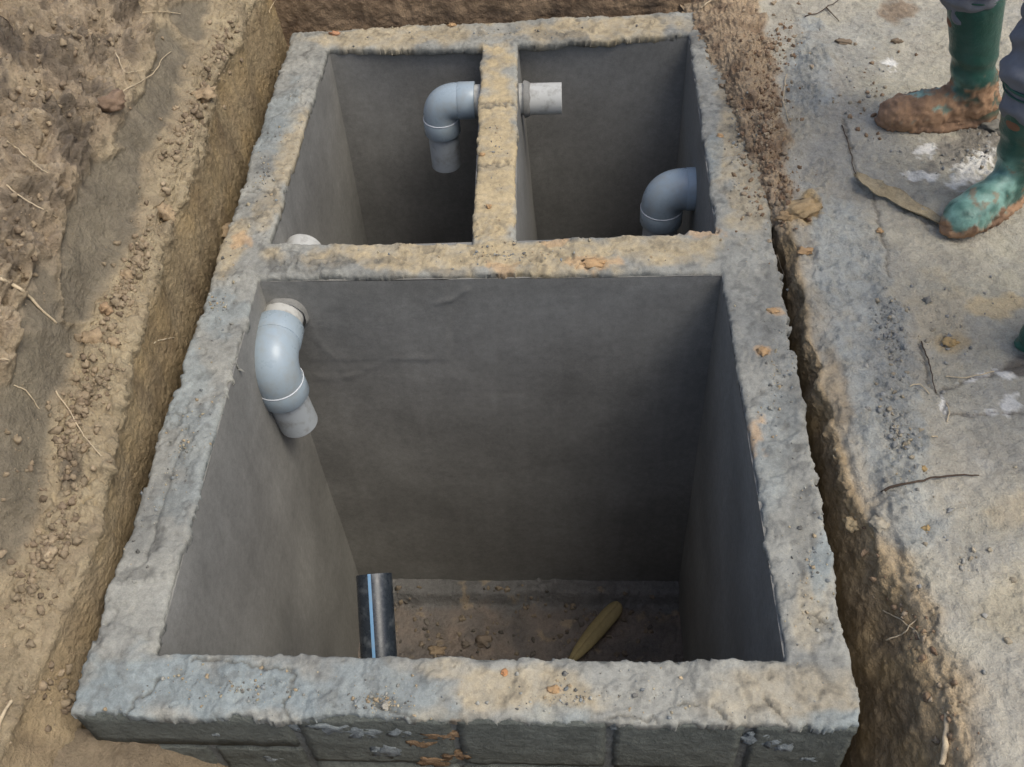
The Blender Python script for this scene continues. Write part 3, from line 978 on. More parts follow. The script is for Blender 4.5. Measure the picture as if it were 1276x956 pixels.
# ---- walls as solid slabs with plastered faces
def wall_slab(name, quad, top, bottom, mat, parent, res=0.02, amp=0.0025, marks=None, foot=None):
    """quad: four plan corners (counter-clockwise); a closed box whose faces are fine grids with slight unevenness"""
    Q = [np.array(p_, float) for p_ in quad]
    B_ = [np.array(p_, float) for p_ in (foot or quad)]
    Vs, Fs, o = [], [], 0

    def sheet(a, b, c, d, n):
        nonlocal o
        a, b, c, d = (np.array(v, float) for v in (a, b, c, d))
        nu = max(2, int(np.linalg.norm(b - a) / res) + 1)
        nv = max(2, int(np.linalg.norm(d - a) / res) + 1)
        u, v = np.meshgrid(np.linspace(0, 1, nu), np.linspace(0, 1, nv), indexing='ij')
        u, v = u.ravel()[:, None], v.ravel()[:, None]
        Pn = a * (1 - u) * (1 - v) + b * u * (1 - v) + c * u * v + d * (1 - u) * v
        nn = np.cross(b - a, d - a)
        nn /= np.linalg.norm(nn)
        hh = amp * (fbm(Pn, 2.2, 3, seed=n) + .15 * fbm(Pn, 11.0, 3, seed=n + 1))
        if marks is not None:
            hh = hh + marks(Pn)
        Vs.append(Pn + nn * hh[:, None])
        Fs.append(gridF(nu, nv) + o)
        o += nu * nv
    for i in range(4):
        a, b = Q[i], Q[(i + 1) % 4]
        sheet((*B_[i], bottom), (*B_[(i + 1) % 4], bottom), (*b, top), (*a, top), 300 + i)
    sheet((*Q[0], top), (*Q[1], top), (*Q[2], top), (*Q[3], top), 310)
    sheet((*B_[3], bottom), (*B_[2], bottom), (*B_[1], bottom), (*B_[0], bottom), 311)
    return meshobj(name, np.concatenate(Vs), np.concatenate(Fs), mat, parent)


def cross_marks(Pn):
    """trowel scars on the plaster of the cross wall, at their places"""
    UV = pix(Pn)
    f = (np.abs(Pn[:, 1] - 1.01) < .05)
    w = np.stack([fbm(Pn, 12.0, 3, seed=330), fbm(Pn, 12.0, 3, seed=331)], 1) * 5
    a = 1 - sstep(1.5, 6, polydist(UV + w, [(395, 470), (440, 466), (480, 450), (535, 445)]))
    b = 1 - sstep(1.0, 4, polydist(UV + w, [(540, 377), (562, 370), (580, 362)]))
    c = 1 - sstep(1.5, 5, polydist(UV + w, [(384, 395), (400, 430), (440, 470)]))
    d = sstep(452, 446, UV[:, 1]) * (UV[:, 0] > 380) * (UV[:, 0] < 560)
    return f * (0.002 * a * np.clip(.5 + fbm(Pn, 40, 3, seed=332), 0, 1) + 0.003 * b + 0.001 * c + 0.0015 * d)


BOT, TOPZ = -DEPTH - 0.06, -0.014
FL, FR, BRo, BLo = OUT
iFL, iFR, iAR, iAL = FRONT
lBL, lBR, lTR, lTL = BLEFT
rBL, rBR, rTR, rTL = BRIGHT
ins = lambda p_, dx, dy: (p_[0] + dx, p_[1] + dy)
# the long side walls carry a knee at the cross wall; each is two slabs meeting there
wall_slab('side_wall', [ins(FL, .008, .03), iFL, iAL, ins(at(268, 340, z=0), .008, 0)], TOPZ, BOT, 'plaster', tank,
          foot=[ins(FL, .008, .03), ins(iFL, .09, 0), ins(iAL, .03, 0), ins(at(268, 340, z=0), .008, 0)])
oL = ins(at(268, 340, z=0), .008, .0)
wall_slab('side_wall', [oL, ins(iAL, 0, .0015), lBL, ins(lTL, 0, .0), ins(BLo, .008, -.05)][0:1] + [iAL, lTL, ins(BLo, .008, -.05)], TOPZ - .001, BOT, 'plaster', tank)
oR = (.68, iAR[1])
wall_slab('side_wall', [iFR, ins(FR, -.008, .03), oR, iAR], TOPZ, BOT, 'plaster', tank)
wall_slab('side_wall', [iAR, oR, (.68, 2.12), rTR], TOPZ - .001, BOT, 'plaster', tank)
wall_slab('cross_wall', [ins(iAL, -.03, 0), ins(iAR, .03, 0), ins(rBR, .03, 0), ins(lBL, -.03, 0)], TOPZ - .002, BOT, 'plaster', tank, res=.008, marks=cross_marks)
wall_slab('partition_wall', [ins(lBR, 0, -.03), ins(rBL, 0, -.03), ins(rTL, 0, .03), ins(lTR, 0, .03)], TOPZ - .003, BOT, 'plaster', tank, res=.012,
          foot=[ins(lBR, 0, -.03), ins(rBL, .12, -.03), ins(rTL, .07, .03), ins(lTR, 0, .03)])
wall_slab('back_wall', [ins(lTL, -.04, 0), ins(rTR, .04, 0), ins(BRo, -.015, -.01), ins(BLo, .01, -.008)], TOPZ - .004, BOT, 'plaster', tank)
fw_ = wall_slab('front_wall', [ins(FL, .008, .006), ins(FR, -.008, .006), ins(iFR, .05, 0), ins(iFL, -.05, 0)], TOPZ - .002, BOT, 'mortar', tank)

# concrete blocks of the front wall, each with its own edges
def rough_box(name, c, dims, mat, parent, seed, rot=0.0, bev=0.003, rough=0.003, cuts=9):
    bm = bmesh.new()
    bmesh.ops.create_cube(bm, size=1.0)
    for v in bm.verts:
        v.co = Vector((v.co.x * dims[0], v.co.y * dims[1], v.co.z * dims[2]))
    bmesh.ops.bevel(bm, geom=bm.edges[:], offset=bev, segments=2, affect='EDGES')
    bmesh.ops.subdivide_edges(bm, edges=[e for e in bm.edges if e.calc_length() > dims[0] * .5], cuts=cuts * 2, use_grid_fill=True)
    bmesh.ops.subdivide_edges(bm, edges=[e for e in bm.edges if e.calc_length() > .03], cuts=3, use_grid_fill=True)
    V_ = np.array([v.co[:] for v in bm.verts])
    Fm = [[v.index for v in f.verts] for f in bm.faces]
    bm.free()
    ca, sa = math.cos(rot), math.sin(rot)
    V_ = V_ @ np.array([[ca, -sa, 0], [sa, ca, 0], [0, 0, 1]]).T + np.array(c)
    nz = np.stack([fbm(V_, 40.0, 3, seed=seed), fbm(V_, 40.0, 3, seed=seed + 1), fbm(V_, 40.0, 3, seed=seed + 2)], 1)
    return meshobj(name, V_ + nz * rough, Fm, mat, parent, smooth=True)


fang = math.atan2(FR[1] - FL[1], FR[0] - FL[0])


def fpt(px_):                                    # point on the front wall's outer line under image column px_
    t = (px_ - 85) / (1076 - 85)
    return np.array([FL[0] + (FR[0] - FL[0]) * t, FL[1] + (FR[1] - FL[1]) * t])


spans = [(88, 364, .125), (374, 570, .19), (578, 766, .19), (776, 936, .19), (948, 1073, .19)]
for i, (a, b, hb) in enumerate(spans):
    A, B = fpt(a), fpt(b)
    c = (A + B) / 2
    ln = np.linalg.norm(B - A)
    rough_box('concrete_block', (c[0], c[1] + .031, -.012 - hb / 2), (ln, .06, hb), 'block', fw_, 400 + i * 5, fang)
for i, (a, b, zt) in enumerate([(100, 236, -.148), (246, 364, -.148), (374, 570, -.215), (578, 766, -.215), (776, 936, -.215), (948, 1060, -.215)]):
    A, B = fpt(a), fpt(b)
    c = (A + B) / 2
    rough_box('concrete_block', (c[0], c[1] + .0315, zt - .07), (np.linalg.norm(B - A), .06, .14), 'block', fw_, 450 + i * 5, fang)
# mortar squeezed out of the joints
for i, (px_, py_, r, fl) in enumerate([(265, 915, .016, 1.5), (372, 905, .018, 1.4), (410, 905, .030, .8), (450, 912, .030, .75), (485, 935, .030, 1.0), (500, 912, .022, .8), (770, 905, .012, 1.4), (940, 920, .022, 1.2), (975, 928, .026, 1.1), (1008, 945, .02, .9), (340, 945, .018, .7), (160, 945, .016, .6)]):
    c = at(px_, py_, y=fpt(px_)[1] + .004)
    V, F = lump_mesh(3, 500 + i * 7, .5, .3)
    V = V * np.array([r * 1.1, r * .22, r * fl]) + c
    V = V + .003 * np.stack([fbm(V, 90, 3, seed=i), fbm(V, 90, 3, seed=i + 9), fbm(V, 90, 3, seed=i + 19)], 1)
    meshobj('mortar_lump', V, F, 'smear', fw_)

# brown earth smeared on the front face
for i, (px_, py_, r) in enumerate([(525, 925, .022), (552, 915, .026), (570, 940, .024), (540, 948, .03)]):
    c = at(px_, py_, y=fpt(px_)[1] + .004)
    V, F = lump_mesh(3, 560 + i * 7, .5, .3)
    V = V * np.array([r * 1.2, r * .2, r * .8]) + c
    V = V + .004 * np.stack([fbm(V, 80, 3, seed=i), fbm(V, 80, 3, seed=i + 9), fbm(V, 80, 3, seed=i + 19)], 1)
    meshobj('earth_smear', V, F, 'earth', fw_)

# ---- chamber floors
def chamber_floor(quad, seed, res):
    x0, x1 = min(p_[0] for p_ in quad) - .04, max(p_[0] for p_ in quad) + .04
    y0, y1 = min(p_[1] for p_ in quad) - .04, max(p_[1] for p_ in quad) + .04
    fx, fy = np.arange(x0, x1, res), np.arange(y0, y1, res)
    A, B = np.meshgrid(fx, fy, indexing='ij')
    Pf = np.stack([A.ravel(), B.ravel(), A.ravel() * 0 - DEPTH], 1)
    hh = .010 * fbm(Pf, 5, 3, seed=seed) +   .022 * clods(Pf, 26, seed) * sstep(-.1, .4, fbm(Pf, 6, 2, seed=seed + 2)) + .004 * clods(Pf, 75, seed + 1) + .002 * fbm(Pf, 70, 3, seed=seed + 1)
    # mortar fillet against the wall foot
    e = y1 - .04 - Pf[:, 1]
    hh = hh + .055 * (1 - sstep(.045, .072, e + .012 * fbm(Pf, 12, 3, seed=seed + 4)))
    Pf[:, 2] += hh
    cc = mixc(np.tile(srgb(140, 131, 122).astype(np.float32), (len(Pf), 1)), srgb(166, 150, 134), np.clip(.2 + .9 * fbm(Pf, 9, 4, seed=seed + 5), 0, 1))
    cc = mixc(cc, srgb(116, 112, 108), np.clip(.1 + 1.0 * fbm(Pf, 7, 4, seed=seed + 6), 0, .9))
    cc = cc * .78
    cc = mixc(cc, srgb(122, 120, 116), 1 - sstep(.06, .11, e + .03 * fbm(Pf, 10, 2, seed=seed + 7)))
    cc = mixc(cc, srgb(168, 150, 122), .6 * sstep(.35, .6, fbm(Pf, 14, 3, seed=seed + 8)))
    return meshobj('chamber_floor', Pf, gridF(len(fx), len(fy)), 'soil', tank, col=cc)


floor_front = chamber_floor(FRONT, 340, .006)
chamber_floor(BLEFT, 350, .02)
chamber_floor(BRIGHT, 360, .02)
fl_slab = wall_slab('floor_slab', [ins(FL, .02, .02), ins(FR, -.02, .02), ins(BRo, -.02, -.02), ins(BLo, .02, -.02)], -DEPTH - .03, -DEPTH - .12, 'plaster', tank, res=.2)

# ================================================================== PIPES
def arc_path(c, u, v, r, a0, a1, n=14):
    return [np.array(c) + r * (math.cos(a) * np.array(u) + math.sin(a) * np.array(v)) for a in np.linspace(a0, a1, n)]


def ring_band(p, d, r, w, t, mat, parent, name):
    d = np.array(d, float)
    d /= np.linalg.norm(d)
    V, F = tube([np.array(p) - d * w / 2, np.array(p) - d * w * .3, np.array(p) + d * w * .3, np.array(p) + d * w / 2], [r, r + t, r + t, r], 40, cap=False)
    return meshobj(name, V, F, mat, parent)


def hollow(path, ro, ri, seg=40, lip=True):
    """open pipe with wall thickness"""
    path = [np.array(p_, float) for p_ in path]
    e_ = (path[-1] - path[0]) / np.linalg.norm(path[-1] - path[0]) * .0006
    path = [path[0], path[0] + e_] + path[1:-1] + [path[-1] - e_, path[-1]]
    V1, F1 = tube(path, ro, seg, cap=False)
    V2, F2 = tube(path, ri, seg, cap=False)
    n = len(path)
    o = len(V1)
    F = list(F1) + [tuple(i + o for i in reversed(f)) for f in F2]
    for base, fl in ((0, 1), ((n - 1) * seg, 0)):
        for k in range(seg):
            a, b = base + k, base + (k + 1) % seg
            f = (a, b, b + o, a + o)
            F.append(f if not fl else f[::-1])
    return np.concatenate([V1, V2]), F


def elbow_pipe(name, label, start, hdir, collars, bend_at, down, drop, r=.05, rs=.059, R=.066, band=True, cat='pipe', smear=0.03):
    """pipe from 'start' along hdir to the bend, elbow fitting, drop pipe. start = free end beyond the wall"""
    start, hdir, down = (np.array(v, float) for v in (start, hdir, down))
    hdir /= np.linalg.norm(hdir)
    down /= np.linalg.norm(down)
    bend_at = np.array(bend_at, float)               # where the two axes cross
    root = empty(name, tuple(bend_at))
    tag(root, label, cat)
    k = R
    e0 = bend_at - hdir * k                          # arc begins
    e1 = bend_at + down * k
    V, F = hollow([start + (e0 - start) * t for t in np.linspace(0, 1, 6)], r, r - .004)
    meshobj('pipe', V, F, 'pvc_white', root)
    th = math.acos(np.clip(hdir @ down, -1, 1))
    # circular-ish bend by quadratic blending
    bend = []
    for t in np.linspace(0, 1, 18):
        s_ = t * t * (3 - 2 * t) * .15 + t * .85
        bend.append((1 - s_) ** 2 * e0 + 2 * s_ * (1 - s_) * bend_at * 1.0 + s_ * s_ * e1 + (0.16 * (1 - abs(2 * s_ - 1)) ** 1) * 0 * hdir)
    path = [e0 - hdir * .055, e0 - hdir * .052] + bend + [e1 + down * .052, e1 + down * .055]
    rad = [r + .002, rs] + [rs] * len(bend) + [rs, r + .002]
    V, F = tube(path, rad, 44, cap=False)
    el = meshobj('elbow', V, F, 'pvc', root)
    for p0, p1 in ((e0 - hdir * .054, e0 - hdir * .003), (e1 + down * .003, e1 + down * .054)):
        d01 = (p1 - p0) / np.linalg.norm(p1 - p0)
        V, F = tube([p0 - d01 * .001, p0, p0, p0 + d01 * .001, p1 - d01 * .001, p1, p1, p1 + d01 * .001], [rs - .003, rs - .0005, rs + .0012, rs + .0018, rs + .0018, rs + .0012, rs + .001, rs - .002], 44, cap=False)
        meshobj('socket', V, F, 'pvc', el)
    ring_band(e1 + down * .002, down, rs + .0008, .0045, .0016, 'glue', el, 'glue_line')
    V, F = hollow([e1 + (down * drop) * t for t in np.linspace(0, 1, 6)], r, r - .004)
    meshobj('drop_pipe', V, F, 'pvc_pale', root)
    for cpos, cdir in collars:                       # mortar dabbed round the pipe where it enters a wall
        cpos, cdir = np.array(cpos, float), np.array(cdir, float)
        V, F = tube([cpos - cdir * .012, cpos + cdir * .001, cpos + cdir * .006, cpos + cdir * .009], [r + .009, r + .007, r + .003, r - .001], 40, cap=False)
        V = V + .0035 * np.stack([fbm(V, 38, 3, seed=71), fbm(V, 38, 3, seed=72), fbm(V, 38, 3, seed=73)], 1)
        meshobj('mortar_collar', V, F, 'plaster', root)
    return root


# through the partition between the two rear chambers
yv = 1.88
ax = at(640, 124, y=yv)
zP = ax[2]
stub = at(700, 124, y=yv)[0]
bx = at(548, 130, y=yv)[0]
bot = at(555, 208, y=yv)[2]
elbow_pipe('overflow_pipe', 'grey elbow pipe through the narrow partition of the rear chambers, with a white stub', (stub, yv, zP), (-1, 0, 0), [((.072, yv, zP), (1, 0, 0)), ((-.062, yv, zP), (-1, 0, 0))], (bx, yv, zP),
           (.0, .0, -1), zP - bot - .066, r=.047, rs=.0545, R=.056)
# through the right side wall of the rear right chamber
yv = 1.62
c = at(842, 236, y=yv)
xb = at(826, 240, y=yv)[0]
elbow_pipe('outlet_pipe', 'blue grey elbow pipe at the right wall of the rear right chamber, bending down', (.80, yv, c[2]), (-1, 0, 0), [((.562, yv, c[2]), (-1, 0, 0))], (xb, yv, c[2]), (0, 0, -1), .40, r=.053, rs=.062, R=.064)
# through the cross wall into the large chamber
c = at(357, 392, y=1.01)
pe = at(381, 527, y=.873)
elbow_pipe('inlet_pipe', 'grey elbow pipe in the top left corner of the large front chamber', (c[0] + .004, 1.265, c[2]), (0, -1, 0), [((c[0], 1.008, c[2]), (0, -1, 0)), ((c[0], 1.142, c[2]), (0, 1, 0))], (c[0] - .010, .842, c[2]),
           (.085, .03, -1), c[2] - pe[2] - .098, r=.051, rs=.061, R=.068)
# black polyethylene pipe with blue stripes reaching up from the front wall
top = at(466, 716, y=.38)
low_ = at(473, 832, y=.2)
d_ = (top - low_) / np.linalg.norm(top - low_)
beg = low_ - d_ * ((low_[1] + .06) / d_[1])
wpx = np.linalg.norm(at(488, 716, y=.38) - at(444, 716, y=.38)) / 2
bp_root = empty('water_pipe', tuple(beg))
tag(bp_root, 'black plastic pipe with a blue stripe standing inside the front wall of the large chamber', 'pipe')
V, F = hollow([beg + (top - beg) * t for t in np.linspace(0, 1, 8)], wpx, wpx - .007, 48)
bpo = meshobj('pipe', V, F, 'hdpe', bp_root)
side = np.cross(d_, [0, 0, 1.0])
side /= np.linalg.norm(side)
upv = np.cross(side, d_)
if upv[2] < 0:
    upv = -upv
if side[0] < 0:
    side = -side
for ang in (98, 218, 338):
    V, F = [], []
    aw = 5.0
    for i, t in enumerate(np.linspace(0.0, 1.0, 12)):
        p_ = beg + (top - beg) * t
        for k in range(5):
            a = math.radians(ang + (k - 2) * aw / 2)
            V.append(p_ + (wpx + .0006) * (math.cos(a) * side + math.sin(a) * upv))
    for i in range(11):
        for k in range(4):
            F.append((i * 5 + k, i * 5 + k + 1, i * 5 + k + 6, i * 5 + k + 5))
    meshobj('stripe', V, F, 'stripe', bpo)

# ================================================================== PEOPLE (only boots and a trouser leg show)
def remeshed(name, parts, voxel, mat, parent, smooth_it=6, post=None, col=None):
    """union of tapered capsules and ellipsoids grown into one continuous surface"""
    bm_v, bm_f, o = [], [], 0
    V0, F0 = ico(3)
    for p_ in parts:
        if p_[0] == 'e':
            _, c, r = p_[:3]
            V_ = V0 * np.array(r)
            if len(p_) > 3:
                a = p_[3]
                ca, sa = math.cos(a), math.sin(a)
                V_ = V_ @ np.array([[ca, -sa, 0], [sa, ca, 0], [0, 0, 1]]).T
            V_ = V_ + np.array(c)
            bm_v.append(V_)
            bm_f += (F0 + o).tolist()
            o += len(V_)
        else:
            _, a, b, ra, rb = p_
            a, b = np.array(a, float), np.array(b, float)
            L_ = np.linalg.norm(b - a)
            pts, rad = [], []
            d = (b - a) / (L_ + 1e-9)
            for t in np.linspace(-1, 0, 5)[:-1]:
                pts.append(a + d * ra * t * .98)
                rad.append(ra * math.sqrt(max(0.03, 1 - t * t)))
            for t in np.linspace(0, 1, 6):
                pts.append(a + (b - a) * t)
                rad.append(ra + (rb - ra) * t)
            for t in np.linspace(0, 1, 5)[1:]:
                pts.append(b + d * rb * t * .98)
                rad.append(rb * math.sqrt(max(0.03, 1 - t * t)))
            V_, F_ = tube(pts, rad, 20)
            bm_v.append(V_)
            bm_f += [tuple(i + o for i in f) for f in F_]
            o += len(V_)
    me = bpy.data.meshes.new('tmp')
    me.from_pydata([tuple(v) for v in np.concatenate(bm_v)], [], bm_f)
    ob = bpy.data.objects.new('tmp', me)
    COL.objects.link(ob)
    m = ob.modifiers.new('r', 'REMESH')
    m.mode = 'VOXEL'
    m.voxel_size = voxel
    s = ob.modifiers.new('s', 'SMOOTH')
    s.iterations = smooth_it
    s.factor = .5
    dg = bpy.context.evaluated_depsgraph_get()
    ev = ob.evaluated_get(dg)
    em = ev.to_mesh()
    V_ = np.array([v.co[:] for v in em.vertices])
    F_ = [tuple(f.vertices) for f in em.polygons]
    nr = np.array([v.normal[:] for v in em.vertices])
    ev.to_mesh_clear()
    bpy.data.objects.remove(ob)
    bpy.data.meshes.remove(me)
    extra = None
    cc = None
    if post:
        V_, cc, extra = post(V_, nr)
    return meshobj(name, V_, F_, mat, parent, col=cc, extra=extra)


def make_boot(person, heel, ang, mud, colours, seed, scale=1.0, hgt=.33, lean=0.0):
    """heel: ground point under the ankle; ang: heading of the toe; mud: mud height in metres"""
    ca, sa = math.cos(ang), math.sin(ang)
    hz = heel[2]

    def W_(x, y, z):
        return (heel[0] + scale * (x * ca - y * sa), heel[1] + scale * (x * sa + y * ca), hz + scale * z)
    parts = [('e', W_(-.022, 0, .045), (.048 * scale, .042 * scale, .050 * scale), ang),
             ('e', W_(.05, 0, .05), (.095 * scale, .043 * scale, .062 * scale), ang),
             ('e', W_(.125, 0, .042), (.085 * scale, .050 * scale, .052 * scale), ang),
             ('e', W_(.180, 0, .036), (.066 * scale, .052 * scale, .043 * scale), ang),
             ('e', W_(.10, 0, .012), (.155 * scale, .053 * scale, .018 * scale), ang),
             ('c', W_(.0, 0, .07), W_(.004 + lean * .09, 0, .17), .052 * scale, .055 * scale),
             ('c', W_(.03, 0, .09), W_(.004 + lean * .09, 0, .17), .045 * scale, .05 * scale),
             ('c', W_(.004 + lean * .09, 0, .17), W_(-.008 + lean * (hgt - .14), 0, hgt - .06), .055 * scale, .068 * scale)]

    def post(V_, nr):
        z = (V_[:, 2] - hz) / scale
        lx = ((V_[:, 0] - heel[0]) * ca + (V_[:, 1] - heel[1]) * sa) / scale
        n = fbm(V_, 22.0, 4, seed=seed)
        mh = mud + .045 * n + (.03 if mud > .06 else .0) * (1 - sstep(-.02, .10, lx)) - .02 * sstep(.08, .2, lx) * (mud > .06)
        mm = (1 - sstep(-.008, .010, z - mh)) * (1 - .8 * sstep(.22, .5, fbm(V_, 20.0, 4, seed=seed + 8)) * sstep(.02, .05, z))
        # boot shaft creases at the ankle
        cre = .003 * np.sin((z * 95 + 1.6 * fbm(V_, 9, 2, seed=seed + 4))) * sstep(.09, .13, z) * (1 - sstep(.2, .25, z))
        V2 = V_ + nr * (cre + mm * (.002 + .006 * clods(V_, 75, seed) + .005 * fbm(V_, 60, 4, seed=seed + 1)))[:, None]
        V2[:, 2] = np.maximum(V2[:, 2], hz - .004)
        g = mixc(np.tile(np.array(colours[0], np.float32), (len(V_), 1)), colours[1], np.clip(.25 + .7 * fbm(V_, 14, 4, seed=seed + 2), 0, .8))
        fade = sstep(.02, .09, lx + .06 * n) * (1 - sstep(.13, .18, z))
        g = mixc(g, colours[2], np.clip(fade * (.62 + .8 * fbm(V_, 30, 4, seed=seed + 3)), 0, .9))
        spl = sstep(.32, .5, fbm(V_, 26, 4, seed=seed + 6)) * (1 - sstep(.1, .26, z))
        g = mixc(g, srgb(150, 118, 92), .6 * spl)
        mc = mixc(np.tile(srgb(160, 127, 98).astype(np.float32), (len(V_), 1)), srgb(118, 94, 76), np.clip(.3 + .9 * fbm(V_, 18, 3, seed=seed + 7), 0, 1))
        c_ = g * (1 - mm[:, None]) + mc * mm[:, None]
        return V2, c_, {'Mud': np.clip(mm + spl, 0, 1)}
    b = remeshed('boot', parts, .0055, 'muddy', person, 5, post)
    for zz, tt in ((hgt - .012, .0035), (hgt - .03, .002)):
        top_c = W_(-.008 + lean * (zz - .08), 0, zz)
        Vr, Fr = [], []
        r0 = .0695 * scale
        ringp = [np.array(top_c) + r0 * np.array([math.cos(a), math.sin(a), 0]) for a in np.linspace(0, 2 * math.pi, 33)]
        Vr, Fr = tube(ringp, tt, 8)
        meshobj('boot_rim', Vr, Fr, M['boot'], b)
    return b, np.array(W_(-.008 + lean * (hgt - .08), 0, hgt)), np.array(W_(0, 0, 0))


def make_person(label, feet, muds, face_ang, bootcols, seed, lean=0.0, hgts=(.33, .33)):
    """feet: two (ankle ground point, toe heading)"""
    mid = (np.array(feet[0][0]) + np.array(feet[1][0])) / 2
    p_ = empty('person', tuple(mid))
    tag(p_, label, 'person', 'people standing round the pit')
    f = np.array([math.cos(face_ang), math.sin(face_ang), 0])
    s = np.array([-f[1], f[0], 0])                     # person's left
    hipc = mid + np.array([0, 0, .90]) - f * .02
    hips = {}
    for k in (0, 1):
        sg = 1 if (np.array(feet[k][0]) - mid) @ s > 0 else -1
        hips[k] = hipc + s * .09 * sg
    tops = []
    for k in (0, 1):
        b, tp, g = make_boot(p_, feet[k][0], feet[k][1], muds[k], bootcols, seed + 10 * k, lean=lean, hgt=hgts[k])
        tops.append((b, tp, g))
    # trousers
    parts = []
    for k in (0, 1):
        hd = np.array([math.cos(feet[k][1]), math.sin(feet[k][1]), 0])
        ank = tops[k][1] - np.array([0, 0, .06])
        knee = (hips[k] + ank) / 2 + hd * .05 + np.array([0, 0, .06])
        parts += [('c', ank, ank + (knee - ank) * .25, .057, .082), ('c', ank + (knee - ank) * .25, knee, .074, .074), ('c', knee, hips[k], .076, .098)]
    parts += [('e', hipc + np.array([0, 0, .03]), (.12, .155, .12), face_ang)]

    def fold(V_, nr):
        n1 = np.sin(V_[:, 2] * 70 + 5 * fbm(V_, 6, 3, seed=seed + 30))
        low_ = 1 - sstep(.45, .8, V_[:, 2])
        return V_ + nr * ((.009 * n1 + .012 * fbm(V_, 12, 3, seed=seed + 31)) * (.3 + .7 * low_))[:, None], None, None
    remeshed('trousers', parts, .009, 'cloth', p_, 4, fold)
    # shirt
    neck = hipc + np.array([0, 0, .54]) + f * .02
    parts = [('c', hipc + np.array([0, 0, .05]), hipc + np.array([0, 0, .40]), .135, .15), ('e', hipc + np.array([0, 0, .40]), (.12, .19, .13), face_ang), ('c', neck - np.array([0, 0, .06]), neck, .07, .06)]
    hands = []
    for sg in (1, -1):
        sh_ = hipc + s * .185 * sg + np.array([0, 0, .46])
        el = hipc + s * .25 * sg + np.array([0, 0, .18]) - f * .03
        wr = hipc + s * .25 * sg + np.array([0, 0, -.04]) + f * .10
        parts += [('c', sh_, el, .06, .048), ('c', el, el + (wr - el) * .9, .048, .038)]
        hands.append((el, wr, sg))

    def fold2(V_, nr):
        return V_ + nr * (.010 * fbm(V_, 9, 3, seed=seed + 41))[:, None], None, None
    remeshed('shirt', parts, .010, 'shirt', p_, 5, fold2)
    # body: head, neck, torso core, arms and hands in one surface
    hc = neck + np.array([0, 0, .155]) + f * .02
    parts = [('c', hipc, neck, .09, .05), ('c', neck - np.array([0, 0, .03]), hc, .05, .055), ('e', hc + np.array([0, 0, .02]), (.095, .075, .105), face_ang), ('e', hc - np.array([0, 0, .05]) + f * .025, (.06, .055, .06), face_ang),
             ('c', hc + f * .09 + np.array([0, 0, .015]), hc + f * .108 - np.array([0, 0, .02]), .009, .014), ('c', hc + f * .078 - np.array([0, 0, .055]) + s * .02, hc + f * .078 - np.array([0, 0, .055]) - s * .02, .009, .009)]
    for sg in (1, -1):
        parts.append(('e', hc + s * .076 * sg, (.018, .01, .03), face_ang))
    for el, wr, sg in hands:
        d = (wr - el) / np.linalg.norm(wr - el)
        parts += [('c', el, wr, .035, .027), ('c', wr, wr + d * .075, .026, .034)]
        inn = -s * sg
        u_ = np.cross(d, inn)
        for q_, (off, ln) in enumerate([(-.028, .066), (-.010, .078), (.010, .073), (.027, .056)]):
            b0 = wr + d * .085 + u_ * off
            b1 = b0 + d * ln * .5 + inn * .012
            b2 = b1 + d * ln * .35 + inn * .03
            parts += [('c', b0, b1, .010, .009), ('c', b1, b2, .009, .008)]
        t0 = wr + d * .03 - u_ * .028
        parts += [('c', t0, t0 + d * .035 - u_ * .022 + inn * .01, .012, .010), ('c', t0 + d * .035 - u_ * .022 + inn * .01, t0 + d * .062 - u_ * .026 + inn * .024, .010, .009)]
    for k in (0, 1):
        parts += [('c', hips[k], tops[k][1] - np.array([0, 0, .10]), .065, .04)]
    parts.append(('e', hipc, (.09, .13, .10), face_ang))
    remeshed('body', parts, .007, 'skin', p_, 3)
    for sg in (1, -1):
        V_, F_ = ico(2)
        meshobj('eye', V_ * .012 + hc + f * .082 + s * .032 * sg + np.array([0, 0, .015]), F_, 'eye', p_)
    V_, F_ = lump_mesh(4, seed + 50, .06, .08)
    V_ = V_ * np.array([.102, .09, .10])
    ca, sa = math.cos(face_ang), math.sin(face_ang)
    V_ = V_ @ np.array([[ca, -sa, 0], [sa, ca, 0], [0, 0, 1]]).T
    V_[:, 2] = np.where(V_[:, 2] < -.02, -.02 + (V_[:, 2] + .02) * .3, V_[:, 2])
    meshobj('hair', V_ + hc + np.array([0, 0, .045]) - f * .022, F_, 'hair', p_)
    return p_


GREEN = [(0.014, 0.070, 0.052), (0.045, 0.115, 0.092), srgb(134, 172, 158)]
BLACK = [(0.012, 0.014, 0.015), (0.03, 0.032, 0.033), srgb(70, 72, 72)]
a1 = at(1206, 152, z=.01)
a2 = at(1258, 245, z=.01)
make_person('person in dark grey trousers and muddy green rubber boots facing the tank', [((a1[0], a1[1], .012), math.radians(182)), ((a2[0], a2[1], .012), math.radians(218))],
            [.115, .03], math.radians(195), GREEN, 600, lean=.32, hgts=(.41, .37))
t3 = at(1269, 430, z=.03)
make_person('person at the right edge with only the toe of a green boot in view', [((t3[0] + .245, t3[1] + .0, .012), math.radians(178)), ((t3[0] + .29, t3[1] - .33, .012), math.radians(172))],
            [-.06, -.06], math.radians(175), [GREEN[0], GREEN[1], (0.02, .09, .065)], 700)
t4 = at(4, 935, z=.02)
make_person('person at the bottom left edge with only a black boot tip in view', [((t4[0] - .06, t4[1] - .30, .0), math.radians(80)), ((t4[0] - .36, t4[1] - .26, .02), math.radians(80))],
            [.012, .012], math.radians(65), BLACK, 800)

# ================================================================== LOOSE THINGS
BV = bvh_of(left_bank, right_ground, back_bank, front_ground, cap, floor_front)


